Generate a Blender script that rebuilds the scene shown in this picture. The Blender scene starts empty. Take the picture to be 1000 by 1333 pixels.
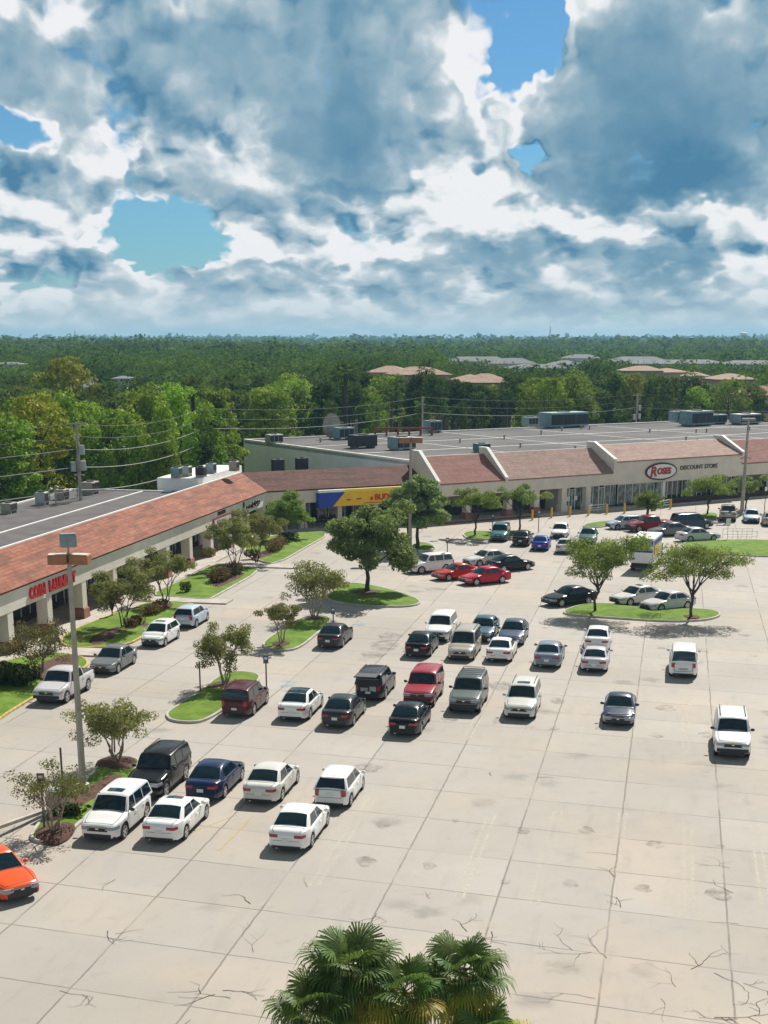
import bpy, math, random
import numpy as np
from mathutils import Vector, Matrix
R = math.radians
random.seed(7)
C = bpy.context.scene.collection

# ------------------------------------------------------------------ survey camera (same numbers as the scene camera)
F, CX, CY, H, HY = 1820., 485., 982., 21., 439.
TH = math.atan((CY-HY)/F); cT, sT = math.cos(TH), math.sin(TH)
def ray(x, y):
    u = (x-CX)/F; v = (y-CY)/F
    return (u, cT-v*sT, -sT-v*cT)
def G(x, y, z=0.0):
    r = ray(x, y); t = (z-H)/r[2]
    return (r[0]*t, r[1]*t)
def at(px, Y, z=0.0):
    d = Y*cT-(z-H)*sT
    return ((px-CX)/F*d, Y)
def zat(py, Y):
    r = ray(CX, py); return H+r[2]*Y/r[1]
def dirv(a): a = R(a); return (math.sin(a), math.cos(a))

# ------------------------------------------------------------------ object helpers
def link(o, parent=None):
    C.objects.link(o)
    if parent is not None: o.parent = parent
    return o
def tag(o, label=None, cat=None, group=None, kind=None):
    if label: o['label'] = label
    if cat: o['category'] = cat
    if group: o['group'] = group
    if kind: o['kind'] = kind
    return o
def empty(name, loc=(0, 0, 0), rz=0.0, label=None, cat=None, group=None, kind=None):
    o = bpy.data.objects.new(name, None); o.empty_display_size = .5
    o.location = loc if len(loc) == 3 else (loc[0], loc[1], 0); o.rotation_euler = (0, 0, rz)
    link(o); return tag(o, label, cat, group, kind)
def children(o): return [c for c in list(C.objects) if c.parent == o]
KIDS = {}
def copy_tree(o, parent=None):
    c = o.copy(); C.objects.link(c); c.parent = parent
    for ch in o.children: copy_tree(ch, c)
    return c

class MB:
    def __init__(s): s.v = []; s.f = []; s.m = []
    def add(s, vs, fs, m=0):
        n = len(s.v); s.v += [tuple(v) for v in vs]
        s.f += [tuple(i+n for i in f) for f in fs]; s.m += [m]*len(fs); return s
    def box(s, x0, x1, y0, y1, z0, z1, m=0, M=None):
        vs = [(x0,y0,z0),(x1,y0,z0),(x1,y1,z0),(x0,y1,z0),(x0,y0,z1),(x1,y0,z1),(x1,y1,z1),(x0,y1,z1)]
        if M is not None: vs = [tuple(M @ Vector(v)) for v in vs]
        return s.add(vs, [(0,3,2,1),(4,5,6,7),(0,1,5,4),(1,2,6,5),(2,3,7,6),(3,0,4,7)], m)
    def bevbox(s, x0, x1, y0, y1, z0, z1, b=.05, m=0):
        # box with chamfered vertical edges and top edge
        def ring(i, z): return [(x0+b,y0+i,z),(x1-b,y0+i,z),(x1-i,y0+b,z),(x1-i,y1-b,z),(x1-b,y1-i,z),(x0+b,y1-i,z),(x0+i,y1-b,z),(x0+i,y0+b,z)]
        r = [ring(0, z0), ring(0, z1-b), [(min(max(x,x0+b),x1-b), min(max(y,y0+b),y1-b), z1) for x,y,_ in ring(0,z1)]]
        n = 8; vs = sum(r, []); fs = []
        for k in range(2):
            for i in range(n): fs.append((k*n+i, k*n+(i+1)%n, (k+1)*n+(i+1)%n, (k+1)*n+i))
        fs.append(tuple(range(n-1,-1,-1))); fs.append(tuple(range(2*n,3*n)))
        return s.add(vs, fs, m)
    def prism(s, poly, z0, z1, m=0, caps=(True, True)):
        n = len(poly)
        if sum(poly[i][0]*poly[(i+1)%n][1]-poly[(i+1)%n][0]*poly[i][1] for i in range(n)) < 0: poly = poly[::-1]
        vs = [(x,y,z0) for x,y in poly]+[(x,y,z1) for x,y in poly]
        fs = [(i,(i+1)%n,n+(i+1)%n,n+i) for i in range(n)]
        if caps[0]: fs.append(tuple(range(n-1,-1,-1)))
        if caps[1]: fs.append(tuple(range(n,2*n)))
        return s.add(vs, fs, m)
    def tube(s, pts, rad, n=8, m=0, cap=True):
        pts = [Vector(p) for p in pts]; k = len(pts)
        if not hasattr(rad, '__len__'): rad = [rad]*k
        vs = []; up = Vector((0,0,1))
        for i, p in enumerate(pts):
            t = (pts[min(i+1,k-1)]-pts[max(i-1,0)]).normalized()
            a = t.cross(up) if abs(t.z) < .95 else t.cross(Vector((0,1,0)))
            a.normalize(); b = a.cross(t).normalized()
            for j in range(n):
                q = 2*math.pi*j/n; vs.append(p+(a*math.cos(q)+b*math.sin(q))*rad[i])
        fs = [(i*n+j, i*n+(j+1)%n, (i+1)*n+(j+1)%n, (i+1)*n+j) for i in range(k-1) for j in range(n)]
        if cap: fs.append(tuple(range(n-1,-1,-1))); fs.append(tuple((k-1)*n+j for j in range(n)))
        return s.add(vs, fs, m)
    def grid(s, rows, m=0, closed=False, flip=False):
        n = len(rows[0]); vs = sum([list(r) for r in rows], []); fs = []
        for i in range(len(rows)-1):
            for j in range(n if closed else n-1):
                f = (i*n+j, i*n+(j+1)%n, (i+1)*n+(j+1)%n, (i+1)*n+j)
                fs.append(f[::-1] if flip else f)
        return s.add(vs, fs, m)
    def ball(s, c, r, nu=12, nv=8, m=0, jit=0, rnd=None):
        rows = []
        for i in range(nv+1):
            a = math.pi*i/nv-math.pi/2; row = []
            for j in range(nu):
                b = 2*math.pi*j/nu; k = 1+(rnd.uniform(-jit,jit) if rnd and 0<i<nv else 0)
                row.append((c[0]+r[0]*k*math.cos(a)*math.cos(b), c[1]+r[1]*k*math.cos(a)*math.sin(b), c[2]+r[2]*k*math.sin(a)))
            rows.append(row)
        return s.grid(rows, m, closed=True)
    def mesh(s, name, mats, smooth=None):
        me = bpy.data.meshes.new(name); me.from_pydata(s.v, [], s.f)
        if not isinstance(mats, (list, tuple)): mats = [mats]
        for a in mats: me.materials.append(a)
        if len(mats) > 1: me.polygons.foreach_set('material_index', s.m)
        if smooth is not None:
            me.polygons.foreach_set('use_smooth', [True]*len(s.f))
            try: me.set_sharp_from_angle(angle=R(smooth))
            except Exception: pass
        me.update(); return me
    def obj(s, name, mats, parent=None, smooth=None, loc=None, rz=None):
        o = bpy.data.objects.new(name, s.mesh(name, mats, smooth)); link(o, parent)
        if loc is not None: o.location = loc
        if rz is not None: o.rotation_euler = (0,0,rz)
        return o

def npmesh(name, verts, nper, mats, mi=None):
    """verts (N*nper,3); every nper verts make one face"""
    nf = len(verts)//nper
    me = bpy.data.meshes.new(name)
    me.vertices.add(len(verts)); me.vertices.foreach_set('co', np.asarray(verts, dtype=np.float32).ravel())
    me.loops.add(len(verts)); me.loops.foreach_set('vertex_index', np.arange(len(verts), dtype=np.int32))
    me.polygons.add(nf); me.polygons.foreach_set('loop_start', np.arange(0, nf*nper, nper, dtype=np.int32))
    me.polygons.foreach_set('loop_total', np.full(nf, nper, dtype=np.int32))
    for a in (mats if isinstance(mats, (list,tuple)) else [mats]): me.materials.append(a)
    if mi is not None: me.polygons.foreach_set('material_index', np.asarray(mi, dtype=np.int32))
    me.update(calc_edges=True); me.validate(); return me

# ------------------------------------------------------------------ materials
class NT:
    def __init__(s, tree): s.t = tree; s.n = tree.nodes; s.l = tree.links
    def new(s, typ, **kw):
        n = s.n.new(typ)
        for k, v in kw.items(): setattr(n, k, v)
        return n
    def put(s, sock, v):
        if hasattr(v, 'is_linked') or isinstance(v, bpy.types.NodeSocket): s.l.new(v, sock)
        elif v is not None: sock.default_value = v
    def math(s, op, a, b=None, c=None, clamp=False):
        n = s.new('ShaderNodeMath', operation=op); n.use_clamp = clamp
        s.put(n.inputs[0], a)
        if b is not None: s.put(n.inputs[1], b)
        if c is not None: s.put(n.inputs[2], c)
        return n.outputs[0]
    def vmath(s, op, a, b=None):
        n = s.new('ShaderNodeVectorMath', operation=op); s.put(n.inputs[0], a)
        if b is not None: s.put(n.inputs[1], b)
        return n.outputs[0]
    def noise(s, vec, scale, detail=4, rough=.55, dim='3D', out=0, dist=0):
        n = s.new('ShaderNodeTexNoise'); n.noise_dimensions = dim
        s.put(n.inputs['Vector'], vec); n.inputs['Scale'].default_value = scale
        n.inputs['Detail'].default_value = detail; n.inputs['Roughness'].default_value = rough; n.inputs['Distortion'].default_value = dist
        return n.outputs[out]
    def ss(s, v, a, b, lo=0., hi=1.):
        n = s.new('ShaderNodeMapRange'); n.interpolation_type = 'SMOOTHSTEP'
        s.put(n.inputs[0], v); n.inputs[1].default_value = a; n.inputs[2].default_value = b
        n.inputs[3].default_value = lo; n.inputs[4].default_value = hi; return n.outputs[0]
    def mix(s, f, a, b, mode='MIX'):
        n = s.new('ShaderNodeMix', data_type='RGBA', blend_type=mode)
        s.put(n.inputs[0], f)
        for k, v in ((6, a), (7, b)):
            if isinstance(v, tuple) and len(v) == 3: v = v+(1,)
            s.put(n.inputs[k], v)
        return n.outputs[2]
    def sep(s, v):
        n = s.new('ShaderNodeSeparateXYZ'); s.put(n.inputs[0], v); return n.outputs
    def comb(s, x, y, z=0.):
        n = s.new('ShaderNodeCombineXYZ'); s.put(n.inputs[0], x); s.put(n.inputs[1], y); s.put(n.inputs[2], z); return n.outputs[0]

def mat(name, col=(.5,.5,.5), rough=.7, metal=0., var=0., vscale=2., build=None, spec=.5, coat=0., bump=0., bscale=20.):
    m = bpy.data.materials.new(name); m.use_nodes = True; t = NT(m.node_tree)
    b = m.node_tree.nodes['Principled BSDF']
    b.inputs['Base Color'].default_value = (*col, 1); b.inputs['Roughness'].default_value = rough
    b.inputs['Metallic'].default_value = metal; b.inputs['Specular IOR Level'].default_value = spec
    b.inputs['Coat Weight'].default_value = coat; b.inputs['Coat Roughness'].default_value = .05
    if build: build(t, b)
    elif var:
        tc = t.new('ShaderNodeTexCoord').outputs['Object']
        f = t.ss(t.noise(tc, vscale, 5, .65), .3, .7)
        t.put(b.inputs['Base Color'], t.mix(f, tuple(c*(1-var) for c in col), tuple(min(1,c*(1+var*.6)) for c in col)))
    if bump:
        tc = t.new('ShaderNodeTexCoord').outputs['Object']
        bp = t.new('ShaderNodeBump'); bp.inputs['Strength'].default_value = bump; bp.inputs['Distance'].default_value = .02
        t.put(bp.inputs['Height'], t.noise(tc, bscale, 3)); t.put(b.inputs['Normal'], bp.outputs[0])
    return m

SC12, CC12 = math.sin(R(12)), math.cos(R(12))
def concrete_build(t, b):
    tc = t.new('ShaderNodeTexCoord').outputs['Object']; x, y, z = t.sep(tc)
    wob = t.math('MULTIPLY', t.math('SUBTRACT', t.noise(tc, .9, 2), .5), .10)
    def rot(sx, sy): return t.math('ADD', t.math('MULTIPLY', x, sx), t.math('MULTIPLY', y, sy))
    a = rot(CC12, -SC12); q = rot(math.sin(R(17.7)), math.cos(R(17.7)))
    def line(v, ph, sp, w):
        fr = t.math('FRACT', t.math('DIVIDE', t.math('SUBTRACT', t.math('ADD', v, wob), ph-sp/2), sp))
        d = t.math('MULTIPLY', t.math('ABSOLUTE', t.math('SUBTRACT', fr, .5)), sp)
        return t.ss(d, w*.35, w, 1, 0)
    j = t.math('MAXIMUM', line(a, 2.95, 4.36, .055), line(q, 41.8, 4.08, .05))
    brk = t.ss(t.noise(tc, .22, 3), .36, .52, .25, 1)
    j = t.math('MULTIPLY', t.math('MULTIPLY', j, brk), .62)
    def cell(v, ph, sp): return t.math('FLOOR', t.math('DIVIDE', t.math('SUBTRACT', v, ph), sp))
    wn = t.new('ShaderNodeTexWhiteNoise', noise_dimensions='2D'); t.put(wn.inputs['Vector'], t.comb(cell(a,2.95,4.36), cell(q,41.8,4.08)))
    slab = t.math('MULTIPLY', t.math('SUBTRACT', wn.outputs[0], .5), .09)
    big = t.ss(t.noise(tc, .055, 5, .6), .35, .65)
    col = t.mix(big, (.385,.350,.305), (.43,.40,.36))
    warm = t.ss(t.noise(t.vmath('ADD', tc, (40,7,0)), .11, 4, .6), .45, .7)
    col = t.mix(t.math('MULTIPLY', warm, .55), col, (.50,.41,.325))
    # streaky wear along the drive direction
    st = t.noise(t.comb(t.math('MULTIPLY', a, 1.3), t.math('MULTIPLY', q, .22)), 1.0, 5, .65)
    col = t.mix(t.ss(st, .52, .75, 0, .35), col, (.29,.27,.245))
    med = t.noise(tc, 1.1, 6, .7)
    col = t.mix(t.ss(med, .55, .8, 0, .45), col, (.27,.25,.225))
    col = t.mix(t.ss(t.noise(t.vmath('ADD', tc, (3,90,0)), .5, 5, .7), .62, .74, 0, .35), col, (.52,.49,.45))
    # oil spots
    vo = t.new('ShaderNodeTexVoronoi'); vo.inputs['Scale'].default_value = .36; t.put(vo.inputs['Vector'], t.vmath('ADD', tc, t.noise(tc, 2., 3, out=1)))
    spot = t.math('MULTIPLY', t.ss(vo.outputs['Distance'], .08, .34, 1, 0), t.ss(t.noise(tc, .13, 2), .48, .6))
    col = t.mix(t.math('MULTIPLY', spot, .5), col, (.17,.16,.15))
    fine = t.noise(tc, 14, 3, .7)
    col = t.mix(t.math('MULTIPLY', fine, .14), col, (.2,.19,.17))
    hsv = t.new('ShaderNodeHueSaturation'); t.put(hsv.inputs['Color'], col); t.put(hsv.inputs['Value'], t.math('ADD', slab, 1.0))
    col = t.mix(j, hsv.outputs[0], (.10,.092,.082))
    t.put(b.inputs['Base Color'], col)
    t.put(b.inputs['Roughness'], t.math('ADD', t.math('MULTIPLY', med, .2), .72))
    bp = t.new('ShaderNodeBump'); bp.inputs['Strength'].default_value = .35; bp.inputs['Distance'].default_value = .02
    t.put(bp.inputs['Height'], t.math('SUBTRACT', t.math('MULTIPLY', fine, .3), j)); t.put(b.inputs['Normal'], bp.outputs[0])
M = {}
M['concrete'] = mat('lot_concrete', build=concrete_build, spec=.3)
def terrain_build(t, b):
    tc = t.new('ShaderNodeTexCoord').outputs['Object']
    c = t.mix(t.ss(t.noise(tc, .05, 6, .7), .35, .65), (.035,.06,.018), (.075,.10,.03))
    t.put(b.inputs['Base Color'], c)
M['terrain'] = mat('scrub_ground', build=terrain_build, rough=.95)
def grass_build(t, b):
    tc = t.new('ShaderNodeTexCoord').outputs['Object']
    c = t.mix(t.ss(t.noise(tc, .8, 5, .7), .35, .65), (.105,.195,.016), (.185,.29,.035))
    c = t.mix(t.ss(t.noise(tc, 9, 4, .8), .45, .75, 0, .5), c, (.07,.12,.015))
    c = t.mix(t.ss(t.noise(t.vmath('ADD', tc, (9,2,0)), .45, 3, .7), .60, .72, 0, .35), c, (.24,.25,.09))
    t.put(b.inputs['Base Color'], c)
    bp = t.new('ShaderNodeBump'); bp.inputs['Strength'].default_value = .9; bp.inputs['Distance'].default_value = .06
    t.put(bp.inputs['Height'], t.noise(tc, 14, 4, .8)); t.put(b.inputs['Normal'], bp.outputs[0])
M['grass'] = mat('mown_grass', build=grass_build, rough=.9, spec=.2)
M['mulch'] = mat('mulch_bed', (.10,.045,.030), .95, var=.5, vscale=5, bump=.8, bscale=18)
M['kerb'] = mat('kerb_concrete', (.47,.44,.39), .85, var=.25, vscale=1.5, bump=.3)
M['kerb_yellow'] = mat('kerb_yellow_paint', (.55,.40,.13), .8, var=.35, vscale=2)
M['kerb_red'] = mat('kerb_red_paint', (.26,.06,.045), .8, var=.3, vscale=2)
M['walk'] = mat('sidewalk', (.46,.42,.37), .85, var=.2, vscale=.8, bump=.3)
M['stucco'] = mat('cream_stucco', (.76,.70,.61), .9, var=.10, vscale=.6, bump=.3, bscale=40)
M['stucco_b'] = mat('beige_stucco', (.72,.64,.54), .9, var=.10, vscale=.6, bump=.3, bscale=40)
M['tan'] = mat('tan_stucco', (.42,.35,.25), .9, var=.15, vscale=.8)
M['white_wall'] = mat('pale_block_wall', (.90,.89,.86), .9, var=.10, vscale=.25)
M['pink_base'] = mat('terracotta_plinth', (.33,.14,.10), .85, var=.2)
M['cap_white'] = mat('white_coping', (.82,.80,.75), .7, var=.1, vscale=1.)
def roofflat_build(t, b):
    tc = t.new('ShaderNodeTexCoord').outputs['Object']; x, y, z = t.sep(tc)
    c = t.mix(t.ss(t.noise(tc, .12, 5, .6), .35, .65), (.085,.080,.078), (.13,.122,.118))
    s2 = t.noise(t.comb(t.math('MULTIPLY', x, .10), t.math('MULTIPLY', y, .8)), 1., 5, .7)
    c = t.mix(t.ss(s2, .60, .72, 0, .6), c, (.36,.35,.34))
    c = t.mix(t.ss(t.noise(tc, 2.5, 4), .5, .8, 0, .4), c, (.10,.10,.10))
    t.put(b.inputs['Base Color'], c)
M['roof_flat'] = mat('gravel_roofing', build=roofflat_build, rough=.95)
M['roof_dark'] = mat('grey_felt_roofing', (.11,.10,.10), .95, var=.25, vscale=.5)
def tile_mat(name, c1, c2, c3, streak=.6):
    def bld(t, b):
        tc = t.new('ShaderNodeTexCoord').outputs['Object']; x, y, z = t.sep(tc)
        row = t.math('FRACT', t.math('MULTIPLY', y, 2.9)); cid = t.math('FLOOR', t.math('MULTIPLY', y, 2.9))
        xo = t.math('ADD', t.math('MULTIPLY', x, 3.1), t.math('MULTIPLY', cid, .37))
        wn = t.new('ShaderNodeTexWhiteNoise', noise_dimensions='2D'); t.put(wn.inputs['Vector'], t.comb(t.math('FLOOR', xo), cid))
        c = t.mix(wn.outputs[0], c1, c2)
        c = t.mix(t.ss(t.noise(t.comb(t.math('MULTIPLY', x, .35), t.math('MULTIPLY', y, 2.2)), 1, 5, .7), .45, .75, 0, .75), c, c3)
        c = t.mix(t.ss(t.noise(tc, .5, 5, .7), .5, .75, 0, .6), c, tuple(v*.4 for v in c1))
        c = t.mix(t.ss(t.noise(t.vmath('ADD', t.comb(t.math('MULTIPLY', x, .22), t.math('MULTIPLY', y, 1.5)), (7,3,0)), 1, 4, .6), .46, .62, 0, streak), c, tuple(v*.45 for v in c1))
        c = t.mix(t.ss(row, .0, .28, .55, 0), c, tuple(v*.3 for v in c1))
        t.put(b.inputs['Base Color'], c)
        bp = t.new('ShaderNodeBump'); bp.inputs['Strength'].default_value = .7; bp.inputs['Distance'].default_value = .06
        t.put(bp.inputs['Height'], t.math('ADD', row, t.math('MULTIPLY', t.math('SINE', t.math('MULTIPLY', x, 18.)), .15))); t.put(b.inputs['Normal'], bp.outputs[0])
    return mat(name, build=bld, rough=.85)
M['tile'] = tile_mat('terracotta_tiles', (.20,.055,.024), (.33,.095,.040), (.43,.18,.095))
M['tile_dark'] = tile_mat('weathered_brown_tiles', (.12,.045,.033), (.19,.065,.045), (.24,.11,.075))
M['tile_pale'] = tile_mat('faded_pink_tiles', (.34,.205,.165), (.43,.27,.22), (.48,.36,.30), .2)
M['tile_red2'] = tile_mat('faded_red_tiles', (.28,.115,.09), (.36,.155,.12), (.41,.22,.17), .3)
M['tile_far'] = tile_mat('orange_clay_tiles', (.36,.22,.15), (.46,.30,.22), (.50,.38,.30))
M['glass_dark'] = mat('storefront_glass', (.018,.022,.024), .08, spec=.8)
def glass_lit(t, b):
    tc = t.new('ShaderNodeTexCoord').outputs['Object']
    c = t.mix(t.ss(t.noise(tc, 1.3, 4, .7), .42, .62), (.03,.05,.045), (.20,.28,.24)); t.put(b.inputs['Base Color'], c)
M['glass_green'] = mat('pale_green_glass', build=glass_lit, rough=.1, spec=.8)
M['dark'] = mat('dark_storefront', (.035,.03,.03), .8, var=.3)  # near-black brown of the dark shopfronts and the wing wall
M['maroon'] = mat('dark_maroon_brick', (.07,.03,.028), .9, var=.3, vscale=3)
M['frame'] = mat('white_aluminium', (.72,.74,.74), .45, metal=.2, var=.08)
M['frame_dark'] = mat('bronze_frame', (.07,.06,.055), .5)
M['blue_awn'] = mat('blue_panel', (.01,.05,.40), .5, var=.08)
M['yellow_awn'] = mat('yellow_panel', (.90,.52,.01), .5, var=.06)
M['yellow_top'] = mat('pale_yellow_edge', (.85,.68,.18), .5)
M['white'] = mat('white_paint', (.80,.80,.78), .5, var=.05)
M['red_sign'] = mat('red_lettering', (.55,.012,.02), .45)
M['red_dark'] = mat('dark_red_lettering', (.42,.02,.015), .45)
M['maroon_sign'] = mat('maroon_panel', (.30,.02,.03), .45)
M['black'] = mat('black_lettering', (.012,.012,.012), .5)
M['poster_blue'] = mat('cyan_window_panel', (.02,.30,.52), .5, var=.2)
M['bollard'] = mat('bollard_yellow', (.80,.45,.02), .55, var=.15, vscale=4)
M['galv'] = mat('weathered_pole', (.36,.33,.27), .7, metal=.1, var=.2, vscale=1.5)
M['pole_dark'] = mat('dark_metal_pole', (.09,.08,.07), .7, var=.2)
M['wood_pole'] = mat('timber_pole', (.36,.33,.29), .9, var=.25, vscale=2)
M['lum_brown'] = mat('brown_luminaire', (.34,.14,.06), .6, var=.2, vscale=3)
M['lum_grey'] = mat('bluegrey_luminaire', (.20,.26,.29), .5, var=.15, vscale=3)
M['lum_top'] = mat('bleached_luminaire_top', (.62,.55,.45), .6, var=.25, vscale=3)
M['ac_grey'] = mat('galvanised_casing', (.42,.44,.43), .5, metal=.3, var=.2, vscale=2)
M['ac_blue'] = mat('bluegrey_casing', (.22,.32,.36), .55, var=.25, vscale=1.5)
M['ac_dark'] = mat('dark_grille', (.03,.03,.033), .7)
M['ac_tan'] = mat('tan_casing', (.36,.32,.24), .6, var=.2)
M['ac_green'] = mat('green_casing', (.06,.20,.16), .6, var=.2)
M['rust'] = mat('rusty_steel', (.30,.07,.05), .8, var=.3, vscale=3)
M['bark'] = mat('grey_brown_bark', (.16,.12,.09), .95, var=.35, vscale=4, bump=.6, bscale=12)
M['bark_pale'] = mat('pale_smooth_bark', (.34,.27,.21), .85, var=.25, vscale=5)
M['bark_dark'] = mat('dark_bark', (.07,.055,.042), .95, var=.3, vscale=4)
M['cable'] = mat('cable_black', (.05,.05,.055), .6)
M['cable_pale'] = mat('cable_weathered', (.22,.22,.23), .6)
M['roof_grey_far'] = mat('grey_shingles', (.15,.16,.165), .9, var=.15, vscale=.3)
M['far_wall'] = mat('far_wall_cream', (.48,.40,.28), .9, var=.1)
M['far_wall_w'] = mat('far_wall_white', (.62,.62,.60), .9, var=.1)
M['signface'] = mat('parking_sign_face', (.10,.14,.22), .5, var=.3, vscale=6)
M['sign_brown'] = mat('sign_back_brown', (.20,.10,.05), .7)
M['skin'] = mat('skin', (.30,.17,.11), .6)
M['shirt'] = mat('white_cotton', (.72,.73,.78), .85)
M['shorts'] = mat('dark_cotton', (.03,.03,.035), .9)
M['hair'] = mat('dark_hair', (.02,.015,.012), .8)
M['crack'] = mat('open_crack', (.055,.05,.045), 1.)
def stripe_build(col):
    def bld(t, b):
        tc = t.new('ShaderNodeTexCoord').outputs['Object']
        f = t.ss(t.noise(tc, 3.5, 6, .8), .30, .62)
        g = t.ss(t.noise(t.vmath('ADD', tc, (5,5,0)), .25, 3), .35, .6, .22, .62)
        t.put(b.inputs['Alpha'], t.math('MULTIPLY', f, g)); b.inputs['Base Color'].default_value = (*col, 1)
    return bld
M['stripe'] = mat('worn_paint', build=stripe_build((.66,.60,.50)), rough=.8)
M['stripe_y'] = mat('worn_yellow_paint', build=stripe_build((.62,.48,.22)), rough=.8)
M['stripe_b'] = mat('worn_blue_paint', build=stripe_build((.35,.50,.60)), rough=.8)
def patch_build(t, b):
    tc = t.new('ShaderNodeTexCoord').outputs['Object']
    t.put(b.inputs['Alpha'], t.ss(t.noise(tc, 1.3, 5, .7), .36, .72, 0, .38)); b.inputs['Base Color'].default_value = (.12,.11,.10,1)
M['patch'] = mat('worn_dark_stain', build=patch_build, rough=.9)

def leafmat(name, c1, c2, c3, nscale=.45, trans=.35, rough=.6, sp=.12, isl=.55):
    m = bpy.data.materials.new(name); m.use_nodes = True; t = NT(m.node_tree)
    b = m.node_tree.nodes['Principled BSDF']; out = m.node_tree.nodes['Material Output']
    geo = t.new('ShaderNodeNewGeometry'); tc = t.new('ShaderNodeTexCoord').outputs['Object']
    oi = t.new('ShaderNodeObjectInfo')
    n = t.ss(t.noise(t.vmath('ADD', tc, t.vmath('MULTIPLY', t.comb(oi.outputs['Random'], oi.outputs['Random']), (60,60,0))), nscale, 3, .6), .35, .65)
    c = t.mix(n, c1, c2)
    c = t.mix(t.math('MULTIPLY', geo.outputs['Random Per Island'], isl), c, c3)
    hs = t.new('ShaderNodeHueSaturation'); t.put(hs.inputs['Color'], c)
    t.put(hs.inputs['Hue'], t.math('ADD', .478, t.math('MULTIPLY', oi.outputs['Random'], .04)))
    t.put(hs.inputs['Value'], t.math('ADD', .78, t.math('MULTIPLY', oi.outputs['Random'], .45)))
    t.put(b.inputs['Base Color'], hs.outputs[0]); b.inputs['Roughness'].default_value = rough; b.inputs['Specular IOR Level'].default_value = sp
    tr = t.new('ShaderNodeBsdfTranslucent'); t.put(tr.inputs['Color'], t.mix(.5, hs.outputs[0], (.20,.30,.03)))
    ms = t.new('ShaderNodeMixShader'); ms.inputs[0].default_value = trans
    t.l.new(b.outputs[0], ms.inputs[1]); t.l.new(tr.outputs[0], ms.inputs[2]); t.l.new(ms.outputs[0], out.inputs['Surface'])
    return m
M['lf_crape'] = leafmat('crape_leaves', (.15,.165,.045), (.22,.21,.075), (.30,.22,.11), .6, .45)
M['lf_crape_red'] = leafmat('bronze_crape_leaves', (.17,.12,.05), (.22,.13,.07), (.13,.15,.05))
M['lf_oak'] = leafmat('oak_leaves', (.11,.18,.05), (.23,.29,.10), (.38,.42,.22), .7, .55)
M['lf_elm'] = leafmat('elm_leaves', (.12,.20,.03), (.22,.28,.06), (.28,.31,.09), .6, .5)
M['lf_f1'] = leafmat('forest_mid_green', (.06,.14,.010), (.22,.32,.02), (.34,.43,.04), .4)
M['lf_f2'] = leafmat('forest_bright_green', (.14,.28,.010), (.32,.46,.025), (.40,.50,.05), .4)
M['lf_f3'] = leafmat('forest_dark_green', (.016,.042,.010), (.035,.07,.018), (.06,.095,.022), .3)
M['lf_f4'] = leafmat('forest_golden', (.28,.28,.015), (.36,.27,.03), (.24,.28,.03), .4)
M['lf_pine'] = leafmat('pine_needles', (.035,.07,.02), (.07,.11,.03), (.11,.14,.05), .5, .2, .8, 0.)
M['lf_palm'] = leafmat('fan_palm_fronds', (.05,.125,.025), (.12,.20,.045), (.20,.27,.09), .9, .35, .5, .3)
M['lf_palm_y'] = leafmat('yellowing_fronds', (.42,.36,.04), (.28,.34,.04), (.48,.36,.08), .9, .3, .5, .2)
M['lf_hedge'] = leafmat('burgundy_hedge', (.13,.035,.035), (.19,.06,.05), (.09,.06,.03), 1.)
M['lf_shrub'] = leafmat('dark_shrub', (.03,.05,.015), (.05,.08,.02), (.08,.09,.03), 1.)
M['lf_far'] = leafmat('far_woodland', (.012,.045,.024), (.15,.215,.030), (.10,.15,.045), .042, .2, .8, 0., .3)

def paint_build(t, b):
    oi = t.new('ShaderNodeObjectInfo'); tc = t.new('ShaderNodeTexCoord').outputs['Object']
    d = t.ss(t.noise(tc, 2.5, 5, .7), .5, .8, 0, .06)
    t.put(b.inputs['Base Color'], t.mix(d, oi.outputs['Color'], (.30,.28,.25)))
M['paint'] = mat('car_paint', build=paint_build, rough=.26, metal=0., coat=.15, spec=.28)
M['car_glass'] = mat('sky_tinted_car_glass', (.004,.018,.026), .06, spec=.75)  # dark tint; its teal puts reflected sky into the base colour
M['tyre'] = mat('tyre_rubber', (.02,.02,.02), .85)
M['rim'] = mat('alloy_rim', (.55,.56,.58), .3, metal=.7)
M['trim'] = mat('black_plastic', (.025,.025,.027), .6)
M['chrome'] = mat('chrome', (.6,.6,.6), .2, metal=.9)
M['headlamp'] = mat('headlamp_glass', (.30,.33,.36), .12, spec=.8)
M['taillamp'] = mat('tail_lamp_red', (.38,.01,.012), .2, spec=.8)
M['plate'] = mat('plate_white', (.70,.72,.72), .5)

# ------------------------------------------------------------------ camera, sun, sky
sc = bpy.context.scene
cam = bpy.data.cameras.new('camera'); co = bpy.data.objects.new('camera', cam); C.objects.link(co)
co.location = (0, 0, H); co.rotation_euler = (math.pi/2-TH, 0, 0)
cam.sensor_fit = 'HORIZONTAL'; cam.sensor_width = 36; cam.lens = 36*F/1000
cam.shift_x = (500-CX)/1000; cam.shift_y = (CY-666.5)/1000
cam.clip_start = .5; cam.clip_end = 20000; sc.camera = co
SAZ, SEL = 25., 45.5
sun = bpy.data.lights.new('sun', 'SUN'); so = bpy.data.objects.new('sun', sun); C.objects.link(so)
sun.energy = 5.0; sun.angle = R(.53); sun.color = (1, .95, .87)
sd = Vector((math.sin(R(SAZ))*math.cos(R(SEL)), math.cos(R(SAZ))*math.cos(R(SEL)), math.sin(R(SEL))))
so.rotation_euler = sd.to_track_quat('Z', 'Y').to_euler(); so.location = (40, 100, 80)
w = bpy.data.worlds.new('World'); sc.world = w; w.use_nodes = True
t = NT(w.node_tree); bg = w.node_tree.nodes['Background']; wout = w.node_tree.nodes['World Output']
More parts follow.
